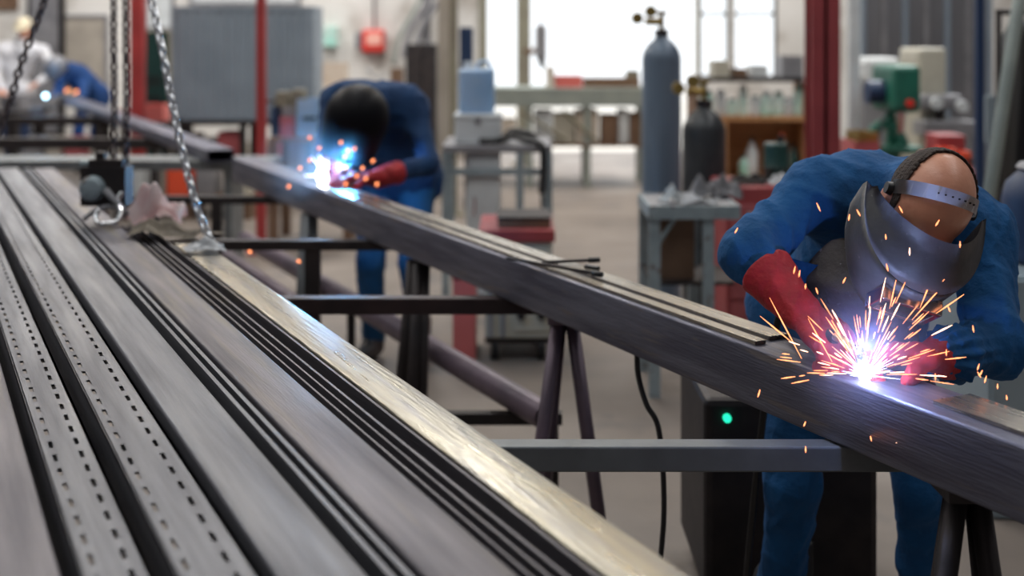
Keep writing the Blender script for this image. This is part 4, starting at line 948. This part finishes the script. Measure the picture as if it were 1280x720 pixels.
# welding power source on wheels, behind the beam
y = 5.95; x0, x1 = X(606, y), X(690, y)
t = thing('welding_machine', 'cream welding machine on wheels standing behind the long beam', 'welding machine', ((x0+x1)/2, y+.25, 0))
obj('cabinet', B(x0, x1, y, y+.5, .12, .60, bev=.01), M['cream'], t); obj('top_tray', B(x0-.03, x1+.015, y-.02, y+.52, .60, .66, bev=.006), M['redcol'], t)
obj('front_panel', B(x0+.14, x1-.02, y-.012, y-.001, .16, .50, bev=.003), M['cream'], t)
for dx, zz in ((.18, .24), (.28, .24), (.23, .42)): obj('socket', T([V((x0+dx, y-.035, zz)), V((x0+dx, y-.011, zz))], .022, 16), M['black'], t, 'auto')
obj('side_bar', boxes([(x0+.08, x0+.10, y-.02, y-.001, .13, .58), (x0+.02, x0+.04, y-.02, y-.001, .13, .58)]), M['greymach'], t)
for xx in (x0+.05, x1-.05):
    for yy in (y+.07, y+.43): obj('wheel', T([V((xx-.02, yy, .06)), V((xx+.02, yy, .06))], .06, 20), M['black'], t, 'auto')
obj('chassis', B(x0, x1, y+.02, y+.48, .09, .119), M['dark'], t)
crate('red_canister_box', 'red metal box standing beside the cream welding machine', 'box', 566, 594, 350, 0, 6.0, M['salmon'], .3, .0, lid=M['redcol'], hand=False)
t = thing('grinder_case', 'dark wooden case on the cream welding machine', 'case', ((X(632, 6.0)), 6.15, .66)); obj('body', B(X(622, 6), X(688, 6), 6.0, 6.3, .6605, .70, bev=.004), M['brown'], t); obj('lid', B(X(622, 6)-.004, X(688, 6)+.004, 5.995, 6.305, .70, .715, bev=.004), M['dark'], t)
# gas cylinders
def gas(name, label, px, y, r, ztop, m, cap):
    x = X(px, y); t = thing(name, label, 'gas cylinder', (x, y, 0)); z = ztop
    obj('body', lathe(bmesh.new(), [(r*.85, 0), (r, .02), (r, z-.20), (r*.98, z-.175), (r*.92, z-.15), (r*.79, z-.12), (r*.57, z-.09), (r*.36, z-.07), (r*.30, z-.05)], (x, y, 0), 40), m, t, 'auto')
    obj('collar', lathe(bmesh.new(), [(r*.36, z-.055), (r*.36, z-.02), (r*.30, z-.015)], (x, y, 0), 24), M['dark'], t, 'auto')
    obj('valve', T([V((x, y, z-.02)), V((x, y, z+.08))], .016, 12), M['brass'], t, 'auto'); obj('hand_wheel', T([V((x, y, z+.075)), V((x, y, z+.095))], .035, 16), M['brass'], t, 'auto')
    if cap:
        obj('regulator', T([V((x-.01, y-.02, z+.03)), V((x-.10, y-.03, z+.03))], .022, 12), M['brass'], t, 'auto')
        for dx, dz in ((-.07, .09), (-.15, .05)): g_ = obj('gauge', lathe(bmesh.new(), [(.034, -.015), (.036, .0), (.036, .02), (.03, .024)], (x+dx, y-.05, z+dz), 20, 'Y'), M['brass'], t, 'auto')
    return t
gas('gas_cylinder', 'tall blue-grey gas cylinder with brass gauges', 827, 7.2, .117, 1.68, M['bluegas'], True)
gas('gas_cylinder', 'shorter charcoal gas cylinder beside the tall blue-grey one', 880, 6.75, .122, 1.28, M['darkgas'], True)
# bench of angle iron in front of the cylinders
y = 5.35; x0, x1 = X(806, 5.5), X(918, 5.5); zt = .86
t = thing('angle_bench', 'pale blue-grey angle iron stand in front of the gas cylinders', 'workbench', ((x0+x1)/2, 5.6, 0))
obj('top_frame', boxes([(x0, x1, y, y+.012, zt-.06, zt), (x0, x1, y+.45, y+.462, zt-.06, zt), (x0, x0+.012, y+.012, y+.45, zt-.06, zt), (x1-.012, x1, y+.012, y+.45, zt-.06, zt)]), M['benchgrey'], t)
obj('top_sheet', B(x0+.013, x1-.013, y+.013, y+.449, zt-.02, zt-.006), M['greymach'], t)
for xx in (x0+.03, x1-.14):
    for yy in (y+.0, y+.43): obj('leg', boxes([(xx-.025, xx+.025, yy+.013, yy+.019, 0, zt-.021), (xx-.025, xx-.019, yy+.019, yy+.045, 0, zt-.021)]), M['benchgrey'], t)
obj('low_shelf', B(x0+.02, x1-.02, y+.03, y+.44, .50, .515), M['dark'], t)
obj('corner_brace', T([V((x0+.03, y+.03, zt-.2)), V((x0+.12, y+.03, zt-.06))], .010, 8), M['benchgrey'], t)
crate('motor_box', 'dark brown box on the lower shelf of the angle iron stand', 'box', 822, 868, 262, 0, 5.45, M['brown'], .25, .5155, hand=False)
cloth('white_rag', 'small white rag at the corner of the angle iron stand', 'rag', (X(838, 5.5), 5.5, zt-.006), .10, .10, .07, M['white'], 21)
cloth('white_rag', 'long pale rag in the middle of the angle iron stand', 'rag', (X(872, 5.5), 5.48, zt-.006), .17, .12, .05, M['band'], 22)
cloth('grey_cloth', 'grey crumpled cloth heaped toward the red chest', 'cloth', (X(896, 5.6), 5.68, zt-.006), .22, .16, .13, M['greymach'], 23)
# red tool chest with clutter
y = 6.1; x0, x1 = X(908, y), X(1012, y); zt = Z(234, y)
t = thing('tool_chest', 'faded red tool chest between angle iron stand and the bald nearby welder', 'cabinet', ((x0+x1)/2, y+.25, 0))
obj('body', B(x0, x1, y, y+.5, .08, zt, bev=.01), M['redcol'], t)
for k in range(4):
    d_ = obj('drawer', B(x0+.02, x1-.02, y-.014, y-.001, .12+k*.165, .27+k*.165, bev=.004), M['pink'], t); obj('drawer_handle', B(x0+.1, x1-.1, y-.03, y-.0145, .22+k*.165, .235+k*.165), M['chrome'], d_, loc=V((0, 0, 0))-t.location+t.location)
for dx in (.05, x1-x0-.05):
    for yy in (y+.06, y+.44): obj('caster', T([V((x0+dx-.015, yy, .04)), V((x0+dx+.015, yy, .04))], .04, 14), M['black'], t, 'auto')
cloth('grey_cloth', 'dark crumpled cloth on the red tool chest', 'cloth', (X(940, y), y+.15, zt), .18, .16, .06, M['dark'], 31)
cloth('grey_cloth', 'light crumpled cloth on the red tool chest nearest the blue sleeve', 'cloth', (X(985, y), y+.12, zt), .16, .14, .05, M['band'], 32)
x = X(970, y+.3); t = thing('oil_can', 'dark green drum on the red tool chest', 'drum', (x, y+.3, zt))
obj('body', lathe(bmesh.new(), [(.06, .0005), (.064, .01), (.064, .07), (.067, .075), (.064, .08), (.064, .19), (.055, .2)], (x, y+.3, zt), 24), M['dgreen'], t, 'auto'); obj('spout', T([V((x+.02, y+.3, zt+.2)), V((x+.03, y+.3, zt+.24))], .015), M['black'], t, 'auto')
# conveyor like bench in the bright opening
y = 13.; x0, x1 = X(606, y), X(812, y); zt = Z(110, y)
t = thing('long_bench', 'long pale grey-green bench standing before the bright opening', 'workbench', ((x0+x1)/2, y+.3, 0))
obj('table_top', B(x0, x1, y, y+.7, zt-.05, zt, bev=.006), M['dust'], t); obj('side_rail', boxes([(x0, x1, y+.002, y+.03, zt-.2, zt-.05), (x0, x1, y+.67, y+.698, zt-.2, zt-.05)]), M['dust'], t)
obj('shelf', B(x0+.02, x1-.02, y+.02, y+.68, Z(184, y), Z(181, y)), M['brown'], t)
for xx in (x0+.05, X(662, y), X(735, y), x1-.05):
    for yy in (y+.07, y+.63): obj('leg', B(xx-.035, xx+.035, yy-.035, yy+.035, 0, zt-.051), M['dust'], t)
for a, b, c_ in ((668, 698, 140), (722, 735, 140)):
    obj('brace', T([V((X(a-18, y), y+.02, Z(138, y))), V((X(b+10, y), y+.02, Z(176, y)))], .02, 8), M['olive'], t)
for i, (a, b, c_, m_, l_) in enumerate(((626, 645, 150, 'card', 'pale carton under the long bench, at its end nearest the blue container'), (668, 690, 138, 'white', 'white carton under the long bench, second from the blue container'), (692, 718, 142, 'cream', 'cream carton in the middle under the long bench'), (720, 748, 138, 'card', 'pinkish carton under the long bench'), (752, 772, 144, 'brown', 'brown carton under the long bench'), (774, 786, 138, 'white', 'narrow white carton under the long bench near the tall gas cylinder'), (788, 804, 142, 'brown', 'brown carton under the long bench, hidden partly by the tall gas cylinder'))):
    crate('carton', l_, 'carton', a, b, c_, 0, y+.12, M[m_], .4, Z(181, y)+.001, 'cartons under the long bench', hand=False)
crate('top_carton', 'salmon carton on the long bench', 'carton', 694, 728, 95, 0, y+.1, M['salmon'], .3, zt+.001, hand=False)
crate('top_carton', 'beige carton on the long bench beside the salmon carton', 'carton', 683, 693, 84, 0, y+.1, M['card'], .3, zt+.001, hand=False)
crate('timber_stack', 'flat brown board pile on the long bench by the tall cylinder', 'timber', 731, 800, 98, 0, y+.1, M['brown'], .4, zt+.001, hand=False)
crate('top_carton', 'small dark carton at the cylinder end of the long bench', 'carton', 783, 799, 88, 0, y+.5, M['olive'], .15, zt+.001, hand=False)
t = thing('hanging_tool', 'grey hanging tool with cable in front of the bright opening', 'hanging tool', (X(676, 14), 14, Z(82, 14)))
obj('housing', B(X(669, 14), X(683, 14), 13.95, 14.08, Z(75, 14), Z(31, 14), bev=.03), M['greymach'], t); obj('nozzle', T([V((X(677, 14), 14.0, Z(75, 14))), V((X(678, 14), 14, Z(86, 14)))], [.05, .02]), M['dark'], t, True)
obj('cable', T([V((X(676, 14), 14.0, Z(32, 14))), V((X(676, 14), 14, 6.4))], .012, 8), M['dark'], t, True); obj('arm', T(smoothpath([V((X(670, 14), 14, Z(62, 14))), V((X(660, 14), 14, Z(66, 14))), V((X(655, 14), 14, Z(60, 14)))]), .03, 8), M['brown'], t, True)
# shelf unit with mint containers and plywood back
y = 10.8; x0, x1 = X(868, y), X(1012, y)
t = thing('storage_shelf', 'orange plywood shelf unit behind the gas cylinders', 'shelf', ((x0+x1)/2, y+.3, 0))
for a, zz, h_ in (('upper_board', Z(97, y), .04), ('middle_board', Z(146, y), .04), ('lower_board', Z(224, y), .05)): obj(a, B(x0, x1, y, y+.5, zz-h_, zz, bev=.004), M['dark'] if a == 'upper_board' else M['ply'], t)
obj('back_panel', B(x0, x1, y+.5, y+.52, 0, Z(150, y)), M['ply'], t)
for xx in (x0, X(905, y), x1-.03): obj('upright', B(xx, xx+.03, y+.003, y+.499, 0, Z(98.5, y)-.042 if xx != X(905, y) else Z(146, y)-.041), M['ply'] if xx != x0 else M['brown'], t)
obj('skirt', B(x0+.031, x1-.031, y+.03, y+.05, 0.0, Z(224, y)-.051), M['brown'], t)
zz = Z(146, y)+.001
rr = random.Random(3); names_ = ['tall mint jar', 'white jar', 'squat mint jar', 'pale green jug', 'clear pale jar', 'mint canister', 'wide white tub', 'tall pale green jar', 'narrow mint jar']
for i, a in enumerate((886, 901, 915, 929, 944, 958, 973, 986, 999)):
    r = .042+.012*rr.random(); h_ = .14+.16*rr.random(); xx = X(a, y+.15)
    t = thing('storage_jar', names_[i]+' on the middle board of the plywood shelf', 'jar', (xx, y+.15, zz), 'jars on the plywood shelf')
    obj('body', lathe(bmesh.new(), [(r*.9, 0), (r, .012), (r, h_*.75), (r*.65, h_*.9)], (xx, y+.15, zz), 20), M['mint'] if i % 3 != 1 else M['white'], t, 'auto'); obj('lid', lathe(bmesh.new(), [(r*.7, h_*.9), (r*.7, h_), (r*.6, h_+.005)], (xx, y+.15, zz), 20), M['white'] if i % 2 else M['green'], t, 'auto')
for i, (a, b, c_, m_, l_) in enumerate(((892, 912, 76, 'cream', 'cream'), (918, 934, 86, 'brown', 'brown'), (940, 960, 82, 'white', 'white'), (978, 1004, 70, 'greymach', 'grey'))):
    crate('shelf_carton', l_+' carton on the top board of the plywood shelf', 'carton', a, b, c_, 0, y+.08, M[m_], .3, Z(97, y)+.001, 'cartons on the plywood shelf', hand=False)
zz = Z(224, y)+.001
for i, (a, r, h_, m_, l_) in enumerate(((940, .055, .36, 'white', 'tall white bottle on the lower board of the plywood shelf'), (930, .05, .20, 'mint', 'short mint bottle on the lower board of the plywood shelf'), (978, .06, .40, 'cream', 'cream bottle on the lower board of the plywood shelf'), (992, .05, .30, 'dgreen', 'dark green bottle on the lower board of the plywood shelf'))):
    xx = X(a, y+.2); t = thing('shelf_bottle', l_, 'bottle', (xx, y+.2, zz), 'bottles on the lower board')
    obj('body', lathe(bmesh.new(), [(r*.9, 0), (r, .012), (r, h_*.62), (r*.4, h_*.82), (r*.3, h_*.9)], (xx, y+.2, zz), 20), M[m_], t, 'auto'); obj('cap', lathe(bmesh.new(), [(r*.38, h_*.9), (r*.38, h_)], (xx, y+.2, zz), 16), M['black'] if i != 2 else M['orange'], t, 'auto')
# right: pillar drill and machines
y = 8.6; xc = X(1132, y); t = thing('pillar_drill', 'green pillar drill behind the back of the bald nearby welder', 'drill press', (xc, y+.2, 0))
obj('base', B(xc-.22, xc+.2, y, y+.5, 0, .08, bev=.02), M['green'], t); obj('column', T([V((xc+.02, y+.35, .08)), V((xc+.02, y+.35, 1.38))], .05, 20), M['green'], t, 'auto')
obj('table', B(xc-.2, xc+.14, y+.02, y+.3, .78, .83, bev=.01), M['green'], t); obj('head', B(xc-.10, xc+.10, y-.05, y+.5, 1.08, 1.42, bev=.04), M['green'], t)
obj('motor', T([V((xc-.22, y+.2, 1.22)), V((xc-.1, y+.2, 1.22))], .085, 20), M['navy'], t, 'auto'); obj('spindle', T([V((xc-.03, y+.02, 1.08)), V((xc-.03, y+.02, .93))], [.035, .02], 14), M['chrome'], t, 'auto')
obj('stop_button', T([V((xc+.01, y-.08, 1.15)), V((xc+.01, y-.05, 1.15))], .028, 14), M['redbox'], t, 'auto')
obj('feed_handle', T(smoothpath([V((xc-.1, y+.06, 1.1)), V((xc-.16, y+.02, 1.02)), V((xc-.19, y, .92))]), .012, 8), M['dgreen'], t, True)
obj('arm_bracket', T(smoothpath([V((xc+.03, y+.1, .83)), V((xc-.02, y+.15, .95)), V((xc-.12, y+.2, .98)), V((xc-.2, y+.2, .9))]), .035, 10), M['green'], t, True)
y = 10.; t = thing('lathe_machine', 'pale machine with white guard behind the green pillar drill', 'machine', (X(1108, y), y+.3, 0))
obj('guard', B(X(1082, y), X(1128, y), y, y+.5, Z(104, y), Z(72, y), bev=.05), M['white'], t); obj('body', B(X(1080, y), X(1132, y), y+.05, y+.5, 0, Z(104.2, y), bev=.02), M['greymach'], t); obj('lamp_knob', T([V((X(1120, y), y-.03, Z(106, y))), V((X(1120, y), y+.049, Z(106, y)))], .035), M['white'], t, 'auto')
t = thing('milling_machine', 'cream and grey milling machine to the right of the pillar drill', 'machine', (X(1172, 9.4), 9.7, 0)); y = 9.4
obj('column', B(X(1154, y), X(1190, y), y+.1, y+.6, 0, Z(60, y), bev=.03), M['cream'], t); obj('head', B(X(1148, y), X(1200, y), y-.1, y+.099, Z(136, y), Z(118, y), bev=.03), M['greymach'], t)
obj('work_table', B(X(1145, y), X(1212, y), y-.2, y+.09, Z(168, y), Z(150, y), bev=.01), M['greymach'], t)
obj('spindle', T([V((X(1172, y), y-.03, Z(136.5, y))), V((X(1172, y), y-.03, Z(149, y)))], [.05, .03], 14), M['dark'], t, 'auto')
for a, c_ in ((1164, 128), (1195, 132), (1200, 160)): obj('hand_wheel', lathe(bmesh.new(), [(.045, -.02), (.05, 0), (.05, .02), (.03, .025)], (X(a, y), y-.13, Z(c_, y)), 18, 'Y'), M['white'], t, 'auto')
obj('knee', B(X(1160, y), X(1184, y), y-.1, y+.09, .0, Z(168.5, y)), M['cream'], t)
y = 7.8; t = thing('red_cabinet', 'dark red cabinet with orange crates behind the bald welder', 'cabinet', (X(1192, y), y+.2, 0))
obj('body', B(X(1150, y), X(1222, y), y, y+.45, 0, Z(214, y), bev=.01), M['redcol'], t); obj('back_box', B(X(1186, y), X(1222, y), y+.2, y+.45, Z(213.8, y), Z(172, y), bev=.01), M['redcol'], t)
obj('door', B(X(1153, y), X(1219, y), y-.015, y-.001, .08, Z(218, y), bev=.004), M['pink'], t)
for a, b, c_, l_ in ((1158, 1176, 192, 'orange crate on the dark red cabinet nearest the pillar drill'), (1178, 1196, 186, 'middle orange crate on the dark red cabinet'), (1199, 1214, 190, 'orange crate on the dark red cabinet nearest the leaning pole')):
    crate('orange_crate', l_, 'crate', a, b, c_, 0, y+.02, M['orange'], .15, Z(213.9, y)+.001, 'orange crates', hand=True)
crate('yellow_tray', 'ochre tray stacked between red column and pillar drill', 'tray', 1072, 1098, 166, 176, 8.4, M['brass'], .3, Z(177, 8.4), hand=False)
crate('red_bin', 'red bin under the ochre tray beside the pillar drill', 'bin', 1068, 1100, 177.5, 0, 8.4, M['pink'], .35, 0, hand=False)
x0, x1 = X(1076, 12), X(1240, 12); t = thing('partition_screen', 'dull grey ribbed partition behind the machines', 'screen', ((x0+x1)/2, 12.05, 0))
obj('sheet', B(x0, x1, 12.03, 12.06, .05, 2.2), M['wallsheet'], t)
for k in range(7): obj('rib', B(x0+(x1-x0-.05)*k/6, x0+(x1-x0-.05)*k/6+.05, 11.99, 12.029, 0, 2.25), M['greymach'] if k % 2 else M['corr'], t)
post('steel_post', 'dark blue upright between the orange crates and the leaning pole', X(1219, 7), X(1229, 7), 7., M['navy'])
wv_ = B(X(1229, 7.1), X(1250, 7.1), 7.05, 7.08, Z(180, 7), Z(120, 7)); solo('pale_sheet', wv_, M['paleblue'], 'pale blue sheet fixed to the dark blue upright', 'sheet', (X(1240, 7), 7.06, Z(180, 7)))
a = W(1199, 425, 5.2); a.z = 0; a = V((X(1196, 5.2), 5.2, 0)); b = W(1268, 40, 5.5)
solo('leaning_pole', T([a, b, b+(b-a)*.6], .03, 16), M['dust'], 'thick pale pole leaning beside the hanging dark coats', 'pole', a, smooth=True)
# hanging coats on a rail
t = thing('coat_rail', 'dark rail holding coats behind the leaning pole', 'rail', (X(1285, 6), 6, 0))
obj('upright', boxes([(X(1246, 6), X(1250, 6), 5.98, 6.02, 0, 1.75), (X(1420, 6), X(1424, 6), 5.98, 6.02, 0, 1.75)]), M['dark'], t); obj('bar', T([V((X(1246, 6), 6, 1.74)), V((X(1424, 6), 6, 1.74))], .015), M['dark'], t)
for i, (a, m_, l_) in enumerate(((1270, 'black', 'black coat hanging nearest the leaning pole'), (1288, 'navy', 'navy coat hanging beyond the black coat'))):
    xc = X(a, 6); rg = []
    for k in range(13):
        z = 1.70-k*.075; w_ = (.01 if k == 0 else .012)+.0022*k; rg.append([V((xc+(w_ if k else .02)*math.cos(t_)*(1+.12*math.sin(5*t_+k*.2)), 6+.17*math.sin(t_)*(.35 if k == 0 else 1), z)) for t_ in [2*math.pi*j/28 for j in range(29)]])
    solo('hanging_coat', loft(rg, .004), M[m_], l_, 'coat', (xc, 6, .8), 'coats on the rail', smooth=True)
# cabinet and barrel at the right edge
y = 4.0; t = thing('pale_cabinet', 'pale blue steel cabinet beyond the right elbow of the bald nearby welder', 'cabinet', (X(1300, y), y+.3, 0))
obj('body', B(X(1236, y), X(1400, y), y, y+.6, 0, Z(345, y), bev=.01), M['paleblue'], t)
for k in (0, 1): d_ = obj('door', B(X(1239+k*80, y), X(1316+k*80, y), y-.015, y-.001, .06, Z(350, y), bev=.004), M['paleblue'], t)
for k in (0, 1): obj('handle', B(X(1308+k*14, y)-.006, X(1308+k*14, y)+.006, y-.03, y-.016, .4, .52), M['chrome'], t)
x = X(1320, y+.2); zz = Z(345, y)+.0005; t = thing('blue_drum', 'dark navy drum with grey rim on the pale blue cabinet', 'drum', (x, y+.25, zz))
obj('body', lathe(bmesh.new(), [(.13, 0), (.15, .02), (.16, .1), (.16, .22), (.145, .28), (.10, .325)], (x, y+.25, zz), 32), M['navy'], t, 'auto'); obj('rim', lathe(bmesh.new(), [(.105, .325), (.112, .335), (.10, .35)], (x, y+.25, zz), 32), M['greymach'], t, 'auto')
# indicator lamp box below the beam
x = X(909, 3.3); zz = Z(523, 3.3); t = thing('wire_feeder', 'dark wire feeder with a green indicator under the long beam', 'machine', (x+.15, 3.5, 0))
obj('case', B(x-.06, x+.42, 3.31, 3.8, .06, zz+.05, bev=.02), M['dark'], t); obj('indicator', T([V((x, 3.295, zz)), V((x, 3.309, zz))], .011, 12), M['led'], t)
for dx in (0, .36):
    for yy in (3.4, 3.7): obj('wheel', T([V((x+dx-.015, yy, .05)), V((x+dx+.015, yy, .05))], .05, 16), M['black'], t, 'auto')


# ---------------------------------------------------------------- light, sky, camera
w = bpy.data.worlds.new('World'); bpy.context.scene.world = w; w.use_nodes = True
w.node_tree.nodes['Background'].inputs[0].default_value = (.93, .97, 1., 1); w.node_tree.nodes['Background'].inputs[1].default_value = 1.6
s = bpy.data.lights.new('sun', 'SUN'); s.energy = 2.0; s.angle = .2; so = bpy.data.objects.new('sun', s); C.objects.link(so); so.rotation_euler = (math.radians(-40), math.radians(15), 0)
for x in (-5.6, -1.4, 3.6):  # unseen area lights added to fill the hall, stronger towards the back
    for y, e_ in ((2.5, 45), (7.5, 90), (13.5, 230)):
        lamp('roof_fill', (x, y, 6.2), e_, (1., .97, .93), kind='AREA', size=(1.6, 2.6))
for x, y in ((-3.2, 9.5), (-4.6, 13.), (.5, 9.), (2.3, 12.)):  # unseen lamps added above the view for warm reflections on the steel
    t = thing('added_lamp', 'added warm hanging lamp %s' % {-3.2: 'over the rack', -4.6: 'over the distant welder', .5: 'over the long bench', 2.3: 'over the plywood shelf'}[x], 'lamp', (x, y, 4.6), 'added warm lamps')
    obj('shade', lathe(bmesh.new(), [(.30, 4.6), (.26, 4.72), (.10, 4.86), (.05, 4.95)], (x, y, 0), 24), M['greymach'], t, 'auto'); obj('bulb', lathe(bmesh.new(), [(.10, 4.53), (.17, 4.56), (.18, 4.595)], (x, y, 0), 20), M['lampglow'], t)
    obj('rod', T([V((x, y, 4.95)), V((x, y, 6.5))], .012, 8), M['dark'], t)
cam = bpy.data.cameras.new('camera'); co = bpy.data.objects.new('camera', cam); C.objects.link(co)
co.location = (0, 0, CZ); co.rotation_euler = (math.pi/2, 0, 0)
cam.sensor_width = 36; cam.lens = F/1280*36; cam.shift_y = -(360-HY)/1280
cam.dof.use_dof = True; cam.dof.focus_distance = 2.42; cam.dof.aperture_fstop = 1.9
cam.clip_start = .05
sc = bpy.context.scene; sc.camera = co
sc.view_settings.view_transform = 'Standard'; sc.view_settings.look = 'None'; sc.view_settings.exposure = 0; sc.view_settings.gamma = 1
sc.view_settings.use_curve_mapping = False
sc.cycles.use_denoising = True; sc.cycles.max_bounces = 8; sc.cycles.volume_bounces = 0; sc.cycles.sample_clamp_indirect = 4
